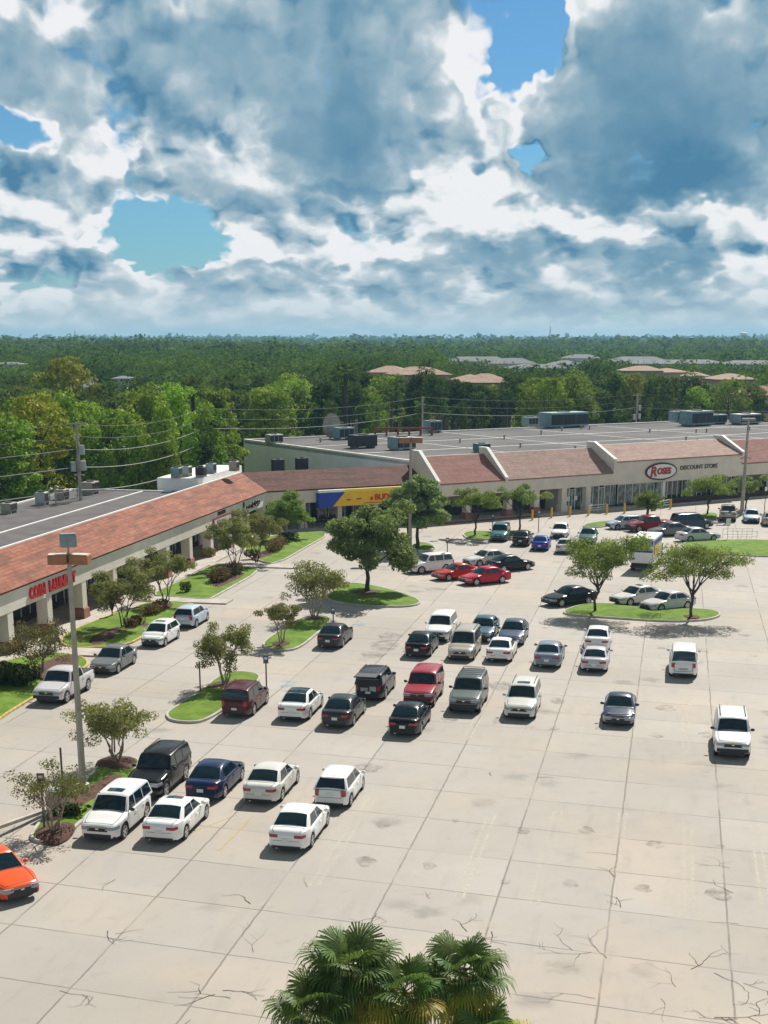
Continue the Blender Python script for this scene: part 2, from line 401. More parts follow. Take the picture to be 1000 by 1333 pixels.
sky = t.new('ShaderNodeTexSky'); sky.sky_type = 'NISHITA'; sky.sun_disc = False
sky.sun_elevation = R(SEL); sky.sun_rotation = R(SAZ); sky.ozone_density = 2.2; sky.dust_density = .4; sky.air_density = 1.0
def build_sky():
    w.cycles.sampling_method = 'MANUAL'; w.cycles.sample_map_resolution = 256
    tc = t.new('ShaderNodeTexCoord').outputs['Generated']; x, y, z = t.sep(tc)
    U = t.math('ARCTAN2', x, y); V = t.math('ARCSINE', z)
    def uv(px, py):
        r = Vector(ray(px, py)).normalized(); return math.atan2(r.x, r.y), math.asin(r.z)
    s1 = (uv(500,0)[1]-uv(500,400)[1])/400
    def vor(vec, sc_):
        n = t.new('ShaderNodeTexVoronoi'); n.voronoi_dimensions = '2D'; n.feature = 'SMOOTH_F1' if sc_ < 10 else 'F1'
        if sc_ < 10: n.inputs['Smoothness'].default_value = .35
        n.inputs['Scale'].default_value = sc_
        t.put(n.inputs['Vector'], vec); return n.outputs['Distance']
    # cells shrink and flatten towards the horizon
    Vc = t.math('MAXIMUM', V, 0.)
    per = t.math('ADD', t.math('MULTIPLY', Vc, .9), .11)
    P0 = t.comb(t.math('MULTIPLY', U, 5.6), t.math('MULTIPLY', t.math('LOGARITHM', per, math.e), 1.75), 3.7)
    wr = t.vmath('SUBTRACT', t.noise(P0, 2.2, 4, .6, out=1, dim='2D'), (.5,.5,.5)); wx, wy, wz = t.sep(wr)
    wr2 = t.vmath('SUBTRACT', t.noise(P0, 9., 2, .6, out=1, dim='2D'), (.5,.5,.5))
    Uw = t.math('ADD', U, t.math('MULTIPLY', wx, .085)); Vw = t.math('ADD', V, t.math('MULTIPLY', wy, .05))
    Uw = t.math('ADD', Uw, t.math('MULTIPLY', t.sep(wr2)[0], .022)); Vw = t.math('ADD', Vw, t.math('MULTIPLY', t.sep(wr2)[1], .018))
    P = t.vmath('ADD', P0, t.vmath('ADD', t.vmath('MULTIPLY', wr, (.15,.13,.3)), t.vmath('MULTIPLY', wr2, (.07,.07,.1))))
    def billow(off):
        q = t.vmath('ADD', P, off)
        a = t.math('MULTIPLY', vor(q, 2.2), .52); b = t.math('MULTIPLY', vor(q, 5.2), .28); c = t.math('MULTIPLY', vor(q, 12.), .15)
        return t.math('SUBTRACT', 1., t.math('ADD', t.math('ADD', a, b), t.math('ADD', c, t.math('MULTIPLY', t.noise(q, 16., 3, .6, dim='2D'), .08))))
    b0 = billow((0,0,0)); b1 = billow((.035,.085,0))
    lowf = t.noise(P, 1.1, 4, .55, dim='2D'); mid = t.noise(P, 2.6, 5, .6, dim='2D')
    def blob(px, py, rx, ry, k):
        cu, cv = uv(px, py)
        a = t.math('DIVIDE', t.math('SUBTRACT', Uw, cu), rx*s1); b = t.math('DIVIDE', t.math('SUBTRACT', Vw, cv), ry*s1)
        return t.ss(t.math('SQRT', t.math('ADD', t.math('MULTIPLY', a, a), t.math('MULTIPLY', b, b))), .3, 1.3, k, 0)
    def total(base, L):
        for q in L: base = t.math('ADD', base, blob(*q))
        return base
    cov = t.math('ADD', t.math('MULTIPLY', t.math('SUBTRACT', b0, .55), 1.1), .74)
    cov = total(cov, [(690,40,50,95,-.62),(668,95,34,36,-.3),(205,300,135,48,-.62),(250,325,80,26,-.3),(15,185,62,38,-.55),(712,198,34,30,-.5),(640,120,24,34,-.26),(165,300,22,30,.12),(300,305,25,25,.1),(560,120,70,120,.2),(800,110,110,130,.3)])
    cover = t.ss(cov, .40, .60)
    # brightness of the cloud: broad shaded undersides, bright breaks
    br = t.math('ADD', .60, t.math('MULTIPLY', t.math('SUBTRACT', lowf, .5), .6)); br = t.math('ADD', br, t.math('MULTIPLY', t.math('SUBTRACT', mid, .5), .22))
    br = total(br, [(440,170,110,95,-.34),(300,90,90,60,-.10),(240,60,260,110,-.14),(860,140,190,150,-.40),(900,235,170,48,-.34),(640,0,0.1,0.1,0),(540,60,60,90,-.10),(440,238,90,18,-.22),(300,330,110,24,.16),(520,320,90,24,.16),(400,350,80,22,-.25),(630,338,110,18,-.20),(870,345,80,18,-.26),(240,362,50,14,-.12),(500,375,500,20,.10),(200,240,150,26,-.14),(60,90,110,60,-.10),
        (605,238,58,48,.55),(625,110,26,80,.42),(690,130,30,50,.30),(735,30,26,60,.25),(180,180,50,28,.42),(110,222,60,26,.30),(30,290,80,60,.36),(170,300,30,34,.25),(300,325,90,34,.26),(560,300,140,34,.34),(780,290,210,30,.38),(960,300,70,40,.34),(90,300,110,36,.2),(660,195,60,50,.30),(150,5,140,16,.2)])
    edge = t.ss(cov, .46, .80, 1, 0)
    puff = t.math('ADD', .9, t.math('MULTIPLY', edge, 2.0))
    dkm = t.ss(br, .28, .62, .14, 1.)
    rel = t.math('MULTIPLY', t.math('MULTIPLY', t.math('SUBTRACT', b0, b1), 2.3), t.math('MULTIPLY', puff, dkm))
    light = t.math('ADD', t.math('ADD', br, rel), t.math('MULTIPLY', edge, .26))
    ramp = t.new('ShaderNodeValToRGB'); t.put(ramp.inputs[0], light); e = ramp.color_ramp.elements
    e[0].position = 0.; e[0].color = (.085,.245,.40,1); e[1].position = 1.; e[1].color = (.97,.98,1.0,1)
    for p, c in ((.22,(.155,.325,.465)),(.42,(.275,.44,.555)),(.62,(.43,.56,.645)),(.80,(.66,.75,.80)),(.92,(.88,.92,.94))):
        k = e.new(p); k.color = (*c, 1)
    skyc = t.mix(1., t.vmath('MULTIPLY', sky.outputs[0], (SKS*.46, SKS*.84, SKS*1.10)), (.0,.0,.0), 'ADD')
    ov = t.ss(V, .28, .8, CLK, CLK*.30)
    cl = t.vmath('MULTIPLY', ramp.outputs[0], t.comb(ov, ov, ov))
    c = t.mix(cover, skyc, cl)
    hz = t.ss(V, .0, .048, .85, 0)
    c = t.mix(hz, c, (CLK*.58, CLK*.70, CLK*.76))
    t.put(bg.inputs['Color'], c); bg.inputs['Strength'].default_value = .1
SKS, CLK = .58, 7.2
build_sky()
sc.view_settings.view_transform = 'Standard'; sc.view_settings.look = 'None'; sc.view_settings.exposure = 0.33; sc.view_settings.gamma = 1
sc.cycles.max_bounces = 6; sc.cycles.volume_bounces = 0; sc.cycles.transparent_max_bounces = 12

# ------------------------------------------------------------------ ground, lot, islands
def struct(name, mb, m, smooth=None, kind='structure', label=None):
    o = mb.obj(name, m, smooth=smooth); o['kind'] = kind
    if label: o['label'] = label
    return o
OL, AL = (-11.95, 158.3), 11.4      # eave corner of the arcade row
OR_, AR = (11.5, 168.2), 57.5       # front line of the large store row
AB = 63.
def frame_pt(O, a, s, off):
    d = dirv(a); return (O[0]+d[0]*s-d[1]*off, O[1]+d[1]*s+d[0]*off)
def frame_inv(O, a, p):
    d = dirv(a); x, y = p[0]-O[0], p[1]-O[1]
    return (x*d[0]+y*d[1], -x*d[1]+y*d[0])
FL = lambda s, o: frame_pt(OL, AL, s, o)
FB = lambda s, o: frame_pt(OL, AB, s, o)
FR = lambda s, o: frame_pt(OR_, AR, s, o)
g = MB(); S = 9000
g.add([(-S,-200,-.03),(S,-200,-.03),(S,2*S,-.03),(-S,2*S,-.03)], [(0,1,2,3)])
struct('ground', g, M['terrain'])
lot = MB()
def quads(mb, pts, fs, z):
    mb.add([(x,y,z) for x, y in pts], fs)
LP = [(-75,8),(95,8),(95,225),FR(95,3),FR(-6,3),FB(10,4),FL(0,4),FL(-85,4),(-75,74)]
quads(lot, LP, [(0,1,7,8),(1,6,7),(1,5,6),(1,4,5),(1,2,4),(2,3,4)], 0.)
struct('parking_lot', lot, M['concrete'])
al = MB()                                   # service drive behind the arcade row
al.prism([FL(-140,17.1),FL(-4,17.1),FL(6,24),FL(-140,24)], -.2, 0.01)
struct('service_road', al, M['concrete'])
al = MB(); al.prism([FR(-6,49.5),FR(110,49.5),FR(110,56),FR(-6,56)], -.2, 0.012); struct('rear_service_road', al, M['concrete'])

def smooth_poly(pts, it=2):
    for _ in range(it):
        q = []
        for i in range(len(pts)):
            a, b = pts[i], pts[(i+1)%len(pts)]
            q += [(a[0]*.75+b[0]*.25, a[1]*.75+b[1]*.25), (a[0]*.25+b[0]*.75, a[1]*.25+b[1]*.75)]
        pts = q
    return pts
def inset(pts, d):
    n = len(pts); ar = sum(pts[i][0]*pts[(i+1)%n][1]-pts[(i+1)%n][0]*pts[i][1] for i in range(n))
    sg = 1 if ar > 0 else -1; out = []
    for i in range(n):
        a, b, c = Vector(pts[i-1]), Vector(pts[i]), Vector(pts[(i+1)%n])
        e1 = (b-a); e2 = (c-b)
        n1 = Vector((-e1.y, e1.x)).normalized() if e1.length > 1e-6 else Vector((0,0)); n2 = Vector((-e2.y, e2.x)).normalized() if e2.length > 1e-6 else Vector((0,0))
        k = (n1+n2); k = k.normalized() if k.length > 1e-6 else n1
        out.append((b.x+k.x*d*sg, b.y+k.y*d*sg))
    return out
def island(name, px, kerbmat, label, mulch=None, it=2, lawn_name='grass_bed'):
    pts = smooth_poly([G(*p) for p in px], it)
    n = len(pts); k = MB(); inn = inset(pts, .16)
    # kerb: rounded-top ring
    rows = []
    for r, z in ((pts, -.05), (pts, .12), (inset(pts,.03), .15), (inset(pts,.14), .15), (inn, .10)):
        rows.append([(x,y,z) for x,y in r])
    ar = sum(pts[i][0]*pts[(i+1)%n][1]-pts[(i+1)%n][0]*pts[i][1] for i in range(n))
    k.grid(rows, 0, closed=True, flip=ar < 0)
    o = k.obj(name+'_kerb', kerbmat, smooth=40); o['kind'] = 'structure'; o['label'] = label+' kerb'
    # domed turf
    m = MB(); c = (sum(p[0] for p in inn)/n, sum(p[1] for p in inn)/n)
    rows = []
    for q, z in ((0,.13),(.12,.19),(.35,.24),(.65,.27),(.9,.28)):
        rows.append([(x+(c[0]-x)*q, y+(c[1]-y)*q, z+random.uniform(-.01,.01)) for x,y in inn])
    m.grid(rows, 0, closed=True, flip=ar < 0); m.add(rows[-1], [tuple(range(n)) if ar > 0 else tuple(range(n-1,-1,-1))])
    t = m.obj(name+'_turf', M['grass'], smooth=60); t['kind'] = 'structure'; t['label'] = label+' turf'
    return c
def mulch_disc(x, y, rx, ry, rot=0., z=.235, label='mulch ring'):
    mb = MB(); n = 26; rows = []
    for q, zz in ((1.,-.16),(.93,-.05),(.75,.0),(.4,.03),(.05,.04)):
        rows.append([(x+(rx*q*math.cos(a)*math.cos(rot)-ry*q*math.sin(a)*math.sin(rot))*(1+.1*math.sin(3*a+x)), y+(rx*q*math.cos(a)*math.sin(rot)+ry*q*math.sin(a)*math.cos(rot))*(1+.08*math.sin(5*a+y)), z+zz) for a in [2*math.pi*i/n for i in range(n)]])
    mb.grid(rows, closed=True); mb.add(rows[-1], [tuple(range(n))])
    o = mb.obj('mulch_bed', M['mulch'], smooth=60); o['kind'] = 'structure'; return o
z1 = lambda L: [(x*.3, 860+y*.3) for x, y in L]
z2 = lambda L: [(200+x*.3, 780+y*.3) for x, y in L]
island('near_island', z1([(122,765),(145,792),(200,798),(282,778),(350,712),(440,640),(545,545),(600,480),(612,440),(585,428),(480,430),(425,462),(390,500),(340,560),(270,612),(200,668)]), M['kerb'], 'near planted island')
island('left_island', z2([(50,512),(75,535),(160,543),(225,533),(300,490),(390,420),(470,352),(455,330),(400,320),(330,322),(270,345),(210,395),(130,450),(60,492)]), M['kerb'], 'left planted island')
island('middle_island', z2([(470,205),(490,220),(570,230),(635,217),(700,165),(775,100),(765,82),(720,76),(650,80),(600,105),(530,150),(480,185)]), M['kerb'], 'middle planted island')
z5 = lambda L: [(300+x*.34, 600+y*.34) for x, y in L]
z6 = lambda L: [(600+x*.4, 600+y*.4) for x, y in L]
island('oak_island', z5([(360,525),(380,540),(470,555),(560,562),(680,562),(738,548),(705,525),(620,498),(560,483),(470,470),(425,480),(385,505)]), M['kerb'], 'wide oak island')
island('right_island', z6([(326,492),(345,505),(500,515),(680,527),(800,522),(852,506),(832,490),(760,484),(600,484),(500,470),(440,466),(380,473)]), M['kerb'], 'right planted island')
island('back_left_island', z5([(700,320),(690,345),(740,350),(792,338),(770,322),(730,314)]), M['kerb'], 'small back island')
island('palm_island', z6([(0,238),(20,256),(60,260),(140,256),(240,240),(225,228),(100,232),(40,230)]), M['kerb'], 'island before the tan arcade')
island('front_island', z6([(395,211),(400,219),(470,217),(505,206),(490,196),(430,203)]), M['kerb'], 'island before the store doors')
island('far_island', z6([(755,186),(800,194),(835,190),(842,176),(810,170),(770,178)]), M['kerb'], 'island at the tall right lamp')
island('right_strip', [(883,707),(896,718),(950,724),(1100,728),(1180,722),(1100,706),(1000,704),(930,704)], M['kerb'], 'long right grass strip', it=1)
# lawns along the arcade
island('lawn', [(-60,985),(0,937),(44,910),(112,871),(117,864),(106,855),(62,851),(20,858),(-10,868),(-70,905)], M['kerb_yellow'], 'lawn by the laundry', it=1)
island('lawn', [(79,832),(80,842),(106,845),(140,844),(168,840),(184,832),(222,808),(256,789),(240,785),(195,784),(170,795),(144,801),(90,823)], M['kerb_yellow'], 'second lawn of the arcade', it=1)
island('lawn', [(194,776),(228,779),(272,782),(282,777),(342,743),(325,739),(300,737),(280,735),(250,749),(222,763)], M['kerb'], 'third lawn of the arcade', it=1)
island('lawn', [(335,731),(360,736),(400,713),(430,696),(415,692),(388,695),(354,698),(337,705),(312,718)], M['kerb'], 'fourth lawn by the blue and yellow shop', it=1)

def sidewalk(name, pts, z, m, kerb=None):
    mb = MB(); mb.prism(pts, -.05, z); return struct(name, mb, m)
sidewalk('sidewalk', [FL(-100,-1.3),FL(-.6,-1.3),FL(2.,4.3),FL(-100,4.3)], .13, M['walk'])
sidewalk('sidewalk', [FB(.6,-1.3),FB(21.3,-1.3),FB(21.3,4.3),FB(-2.,4.3)], .13, M['walk'])
for q in ([(66,852),(106,856),(120,862),(112,870),(180,834),(170,841),(80,846),(70,834)], [(182,786),(246,787),(262,789),(280,778),(196,778),(205,770)], [(298,738),(338,742),(362,734),(330,731),(318,722)]):
    pass
cw = MB()
for k, (c, wd) in enumerate([((93,849),2.3),((236,782),2.0),((335,737),2.0)]):
    p = G(*c); s, o = frame_inv(OL, AL, p)
    cw.prism([FL(s-wd/2,-1.3),FL(s+wd/2,-1.3),FL(s+wd/2,o-4.2),FL(s-wd/2,o-4.2)], -.05, .11)
struct('crosswalk_path', cw, M['walk'])
rw = MB(); rw.prism([FR(-4.4,-1.0),FR(95,-1.0),FR(95,5),FR(-4.4,5)], -.05, .134); struct('store_sidewalk', rw, M['walk'])
rk = MB(); rk.prism([FR(-5.5,-1.32),FR(9.5,-1.32),FR(9.5,-1.0),FR(-5.5,-1.0)], -.05, .15); struct('red_kerb', rk, M['kerb_red'])
rk = MB(); rk.prism([FR(9.5,-1.32),FR(95,-1.32),FR(95,-1.0),FR(9.5,-1.0)], -.05, .15); struct('pale_kerb', rk, M['kerb'])
# kerb stub running out of the near island
kb = MB(); a, b = G(-40,1092), G(62,1056); d = Vector((b[0]-a[0],b[1]-a[1])).normalized(); nrm = Vector((-d.y,d.x))*.09
kb.prism([(a[0]+nrm.x,a[1]+nrm.y),(b[0]+nrm.x,b[1]+nrm.y),(b[0]-nrm.x,b[1]-nrm.y),(a[0]-nrm.x,a[1]-nrm.y)], -.05, .14); struct('side_kerb', kb, M['kerb'])

# mulch
def pxd(p, rx, ry, rot=0., z=.22):
    x, y = G(*p); return mulch_disc(x, y, rx, ry, rot, z)
pxd((153,998), 1.0, 1.5, .3, .26); pxd((73,1086), .85, 1.5, 0, .22); pxd((110,1043), .75, 4.2, -.25, .27)
pxd((294,897), 1.2, 1.5, 0, .26); pxd((367,841), .9, 1.1, 0, .22); pxd((409,808), .9, 1.1, 0, .24); pxd((478,775), 1.6, 2., 0, .27)
pxd((900,806), .7, .9, 0, .24)
pxd((45,882), 2.2, 6., -.2, .24); pxd((155,822), 1.9, 5.5, -.2, .24); pxd((285,758), 1.7, 6.2, -.2, .24); pxd((360,717), 1.5, 7., -.2, .22); pxd((205,797), 1.2, 3.5, -.2, .22)

# painted lines, cracks
def ab(a, b):  # lot coordinates (across, along the stalls)
    return (a*CC12+b*SC12, -a*SC12+b*CC12)
ln = MB(); lw = .065
def seg(mb, a0, b0, a1, b1, w, z=.004):
    p, q = Vector(ab(a0,b0)), Vector(ab(a1,b1)); d = (q-p).normalized(); n = Vector((-d.y,d.x))*w
    mb.add([(p.x+n.x,p.y+n.y,z),(p.x-n.x,p.y-n.y,z),(q.x-n.x,q.y-n.y,z),(q.x+n.x,q.y+n.y,z)], [(3,2,1,0)])
for k in range(-5, 12):
    a = 1.53+2.93*k
    for b0, b1 in ((50.3,61.9),(73.2,84.4),(95.5,106.5)):
        if a < -17 and b0 < 55: continue
        if a < -10.5 and b0 > 72 and b0 < 90: continue
        if b0 > 94 and a < -4: continue
        for e in (-.17, .17): seg(ln, a+e-.08*(b0-50)/40, b0, a+e, b1, lw)
struct('stall_lines', ln, M['stripe'])
yl = MB()
for (p, q) in (((195,1105),(310,1060)),((110,894),(155,899)),((175,900),(262,905)),((285,1108),(330,1062))):
    a = Vector(G(*p)); b = Vector(G(*q)); d = (b-a).normalized(); n = Vector((-d.y,d.x))*.08
    yl.add([(a.x+n.x,a.y+n.y,.008),(a.x-n.x,a.y-n.y,.008),(b.x-n.x,b.y-n.y,.008),(b.x+n.x,b.y+n.y,.008)], [(3,2,1,0)])
struct('yellow_lines', yl, M['stripe_y'])
bl = MB()
for p in ((374,890),(466,812),(396,802)):
    x, y = G(*p)
    for i in range(5):
        x0 = x-.5+random.uniform(0,.7); y0 = y-1.+random.uniform(0,1.6)
        bl.add([(x0,y0,.012+.004*i),(x0+.5,y0,.012+.004*i),(x0+.6,y0+.5,.012+.004*i),(x0+.1,y0+.6,.012+.004*i)], [(0,1,2,3)])
struct('blue_bay_marking', bl, M['stripe_b'])
st = MB()
for (p, rx, ry) in (((508,829),.9,1.6),((500,841),1.1,1.8),((487,853),.9,1.),((568,767),1.1,.8),((653,893),.9,1.2),((478,1000),.8,.8)):
    x, y = G(*p); n = 14
    st.add([(x+rx*math.cos(2*math.pi*i/n)*(1+.25*math.sin(i*2.3)), y+ry*math.sin(2*math.pi*i/n), .02) for i in range(n)], [tuple(range(n))])
ro = random.Random(12)
for k in range(-5, 11):
    for b_ in (53.2,58.8,76,81.8,98,104):
        a_ = 1.53+2.93*(k+.5)+ro.uniform(-.3,.3); x, y = ab(a_, b_+ro.uniform(-.8,.8)); r_ = ro.uniform(.18,.55); n = 10
        st.add([(x+r_*math.cos(2*math.pi*i/n)*(1+.3*math.sin(i*1.7+k)), y+r_*1.5*math.sin(2*math.pi*i/n), .006) for i in range(n)], [tuple(range(n))])
struct('pavement_stains', st, M['patch'])
ck = MB(); rc = random.Random(5)
def crack(p, ang, length, w=.03, depth=0):
    x, y = p; k = int(length/.22)+2; a = ang
    pts = [(x,y)]
    for i in range(k):
        a += rc.uniform(-.55,.55); a += (ang-a)*.25
        x += math.cos(a)*.22; y += math.sin(a)*.22; pts.append((x,y))
        if depth < 2 and rc.random() < .22: crack((x,y), a+rc.choice((-1,1))*rc.uniform(.6,1.3), length*rc.uniform(.25,.55), w*.7, depth+1)
    for i in range(len(pts)-1):
        ww = w*(1-.75*i/len(pts)); d = Vector((pts[i+1][0]-pts[i][0], pts[i+1][1]-pts[i][1])).normalized(); n = Vector((-d.y,d.x))*ww
        ck.add([(pts[i][0]+n.x,pts[i][1]+n.y,.016+.001*depth),(pts[i][0]-n.x,pts[i][1]-n.y,.016+.001*depth),(pts[i+1][0]-n.x,pts[i+1][1]-n.y,.016+.001*depth),(pts[i+1][0]+n.x,pts[i+1][1]+n.y,.016+.001*depth)], [(3,2,1,0)])
for (px, py, l, w_) in [(326,1177,1.2,.05),(490,1190,1.6,.04),(608,1213,1.4,.04),(640,1213,1.2,.05),(617,1222,.8,.04),(803,1113,1.5,.035),(800,1142,1.5,.035),(808,1182,1.2,.04),(950,1130,1.4,.03),(955,1163,1.6,.035),(962,1203,1.,.03),
        (770,1240,2.4,.03),(790,1248,2.6,.025),(745,1237,1.8,.025),(900,1262,2.6,.035),(930,1267,2.,.04),(968,1280,1.8,.03),(930,1325,1.6,.05),(955,1328,1.2,.04),(280,1295,1.8,.045),(290,1290,1.2,.05),(300,1300,1.4,.04),(78,1290,1.4,.035),(232,1348,1.,.04),
        (140,1212,1.3,.04),(150,1216,1.,.03),(775,1300,2.,.03),(860,1300,2.,.02),(880,1285,1.8,.02),(330,1240,1.6,.02),(260,1290,1.2,.03),(150,1145,.8,.03),(700,1012,.8,.04),(640,1010,.5,.04),(20,1075,1.2,.03),(440,1007,.7,.04),(700,900,1.2,.03),(850,880,1.2,.02),(560,1170,.9,.02),(400,1155,1.,.02)]:
    crack(G(px, py), rc.choice((0,math.pi,1.57,-1.6))+rc.uniform(-.5,.5), l*.7, w_*.34)
struct('pavement_cracks', ck, M['crack'])
# small litter and manhole: drain cover
# ------------------------------------------------------------------ text and signs
def text_obj(name, txt, size, m, parent, x, y, z, extrude=.05, shear=0., bold=0., sx=1.):
    cu = bpy.data.curves.new(name, 'FONT'); cu.body = txt; cu.size = size; cu.extrude = extrude; cu.offset = bold; cu.shear = shear
    cu.resolution_u = 3; cu.align_x = 'LEFT'; cu.align_y = 'BOTTOM_BASELINE'
    tmp = bpy.data.objects.new('tmp', cu); C.objects.link(tmp)
    dg = bpy.context.evaluated_depsgraph_get(); me = bpy.data.meshes.new_from_object(tmp.evaluated_get(dg)); bpy.data.objects.remove(tmp)
    me.materials.clear(); me.materials.append(m)
    me.transform(Matrix(((sx,0,0,0),(0,0,-1,0),(0,1,0,0),(0,0,0,1))))
    o = bpy.data.objects.new(name, me); link(o, parent); o.location = (x, y, z); return o
def frame_empty(name, O, a, label, cat, group=None):
    return empty(name, (O[0],O[1],0), R(90-a), label, cat, group)

# ------------------------------------------------------------------ arcade building (left)
def column(parent, x, y0=0., h=2.95, w=.85, mats=None, flare=True):
    m = MB(); m.box(x-w/2, x+w/2, y0, y0+w, .9, h); o = m.obj('column', mats[0], parent)
    b = MB(); e = .10
    vs = []
    for q, z in ((e+.06,.12),(e,.85),(0.01,.95)): vs.append([(x-w/2-q,y0-q,z),(x+w/2+q,y0-q,z),(x+w/2+q,y0+w+q,z),(x-w/2-q,y0+w+q,z)])
    b.grid(vs, closed=True); b.add(vs[-1], [(0,1,2,3)]); b.obj('plinth', mats[1], o)
    return o
def shopfront(parent, x0, x1, y, z0, z1, n=4, door=None, glass='glass_dark', frame='frame', sill=.5):
    """glazed front: windows with frames, sill panel"""
    s = MB(); s.box(x0, x1, y, y+.12, z0, z0+sill); s.obj('bulkhead', M['maroon'], parent)
    wd = (x1-x0)/n
    for i in range(n):
        a, b = x0+i*wd, x0+(i+1)*wd
        if door is not None and i == door:
            d = MB(); d.box(a+.08,b-.08,y+.02,y+.06,z0,z1-.35); dd = d.obj('door', M[glass], parent)
            f = MB(); f.box(a,a+.08,y-.02,y+.1,z0,z1-.05); f.box(b-.08,b,y-.02,y+.1,z0,z1-.05); f.box(a+.08,b-.08,y-.02,y+.1,z1-.35,z1-.27); f.box((a+b)/2-.04,(a+b)/2+.04,y-.022,y+.02,z0,z1-.35); f.obj('door_frame', M[frame], dd)
            h = MB(); h.box((a+b)/2+.07,(a+b)/2+.10,y-.08,y-.05,z0+.9,z0+1.3); h.obj('handle', M['chrome'], dd)
        else:
            wn = MB(); wn.box(a+.05,b-.05,y+.03,y+.06,z0+sill,z1-.1); wo = wn.obj('window', M[glass], parent)
            f = MB(); f.box(a,a+.05,y-.015,y+.1,z0+sill,z1); f.box(b-.05,b,y-.016,y+.1,z0+sill,z1); f.box(a+.05,b-.05,y-.015,y+.1,z1-.1,z1); f.obj('frame', M[frame], wo)
Lb = frame_empty('arcade_building', OL, AL, 'long low cream arcade row with a terracotta tiled roof, running along the left edge', 'building')
SL0 = -92.
m = MB(); m.box(SL0, -.35, 0, .45, 2.95, 4.42); m.add([( -.35,0,2.95),(0,0,2.95),(.2,.45,2.95),(-.35,.45,2.95),(-.35,0,4.42),(0,0,4.42),(.2,.45,4.42),(-.35,.45,4.42)],[(0,3,2,1),(4,5,6,7),(0,1,5,4),(1,2,6,5),(2,3,7,6)]); m.obj('fascia', M['stucco'], Lb)
m = MB(); m.box(SL0, -.1, -.06, .0, 4.30, 4.46); m.obj('eave_trim', M['cap_white'], Lb)
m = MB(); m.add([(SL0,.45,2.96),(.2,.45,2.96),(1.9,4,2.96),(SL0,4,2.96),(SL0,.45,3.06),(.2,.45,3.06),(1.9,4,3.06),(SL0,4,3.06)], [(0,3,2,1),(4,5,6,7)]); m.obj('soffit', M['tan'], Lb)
m = MB()
m.box(SL0, 1.9, 4, 4.2, .13, 2.96); m.box(SL0, -14, 16.8, 17, 0, 5.7); m.box(SL0, SL0+.2, 4.2, 16.8, 0, 5.7); m.box(-14.2,-14,4.2,16.8,0,5.7)
m.obj('wall', M['stucco_b'], Lb)
# tiled pitch: mesh laid in its own local frame so that the courses run along the eave
def pitch(parent, x0, x1, xr0, xr1, y0, z0, y1, z1, m, name='tiled_roof', th=.16):
    L = math.hypot(y1-y0, z1-z0); mb = MB()
    mb.add([(x0,0,0),(x1,0,0),(xr1,L,0),(xr0,L,0),(x0,0,-th),(x1,0,-th),(xr1,L,-th),(xr0,L,-th)], [(0,1,2,3),(7,6,5,4),(0,4,5,1),(1,5,6,2),(2,6,7,3),(3,7,4,0)])
    o = mb.obj(name, m, parent); o.location = (0,y0,z0); o.rotation_euler = (math.atan2(z1-z0,y1-y0),0,0); return o
pitch(Lb, SL0, .12, SL0, 1.60, -.22, 4.52, 3.35, 6.35, M['tile'])
m = MB(); m.box(SL0, 1.5, 3.3, 3.5, 5.6, 6.30); m.box(SL0,1.55,3.28,3.46,6.32,6.42); m.obj('ridge', M['cap_white'], Lb)
m = MB(); m.box(SL0, -14.1, 3.5, 16.9, 5.5, 5.72); m.box(-14.1, -12.7, 3.5, 8.6, 5.5, 5.72); m.obj('flat_roof', M['roof_dark'], Lb)
m = MB(); m.box(SL0, -14, 16.85, 17.1, 5.5, 5.86); m.box(SL0,-14.2,9.1,9.3,5.725,5.80); m.box(-14.2,-13.95,6.1,16.85,5.5,5.86); m.obj('roof_edging', M['cap_white'], Lb)
# white block at the end of the flat roof
m = MB(); m.box(-12.7, 3, 3.62, 8.1, 0, 7.0); m.obj('raised_block', M['white_wall'], Lb)
m = MB(); m.box(-12.55, 2.85, 3.8, 7.95, 7.0, 7.03); bo = m.obj('membrane_roof', M['cap_white'], Lb)
k = 0; cx = -.55
xs = []
while cx > SL0: xs.append(cx); cx -= 6.45
for x in xs: column(Lb, x, .02, mats=(M['stucco'], M['pink_base']))
for i, x in enumerate(xs[:-1]):
    x1, x0 = x-.1, xs[i+1]+.1
    g_ = 'glass_dark'
    shopfront(Lb, x0, x1, 3.85, .13, 2.7, n=4, door=(i % 4), glass=g_)
m = MB(); xx = xs[10]; m.box(xx-5.1, xx-1.2, 3.70, 3.78, 1.0, 2.6); m.obj('window_graphic', M['poster_blue'], Lb)['label'] = 'cyan window panel'
# signs on the arcade
def sign(name, O, a, label, group=None): return frame_empty(name, O, a, label, 'sign', group)
sg = sign('laundry_sign', OL, AL, 'red raised COIN LAUNDRY lettering on the cream fascia at the near left')
text_obj('lettering', 'COIN', 1.12, M['red_sign'], sg, -62.0, -.04, 3.28, .10, bold=.035, sx=.93)
text_obj('lettering', 'LAUNDRY', 1.12, M['red_sign'], sg, -58.7, -.04, 3.28, .10, bold=.035, sx=.93)
sg = sign('red_strip_sign', OL, AL, 'maroon strip sign with small black word above it, on the arcade fascia')
m = MB(); m.box(-19.6,-12.9,-.12,0,2.95,3.75); m.obj('sign_panel', M['maroon_sign'], sg)
m = MB()
for i, (a_, b_, z_, h_) in enumerate([(-17.9,-17.5,3.9,.5),(-17.4,-16.7,3.9,.34),(-16.6,-15.9,3.9,.42),(-15.8,-15.3,3.92,.32)]): m.box(a_,b_,-.05,0,z_,z_+h_)
m.obj('small_word', M['black'], sg)
m = MB(); rs = random.Random(4); x_ = -19.3
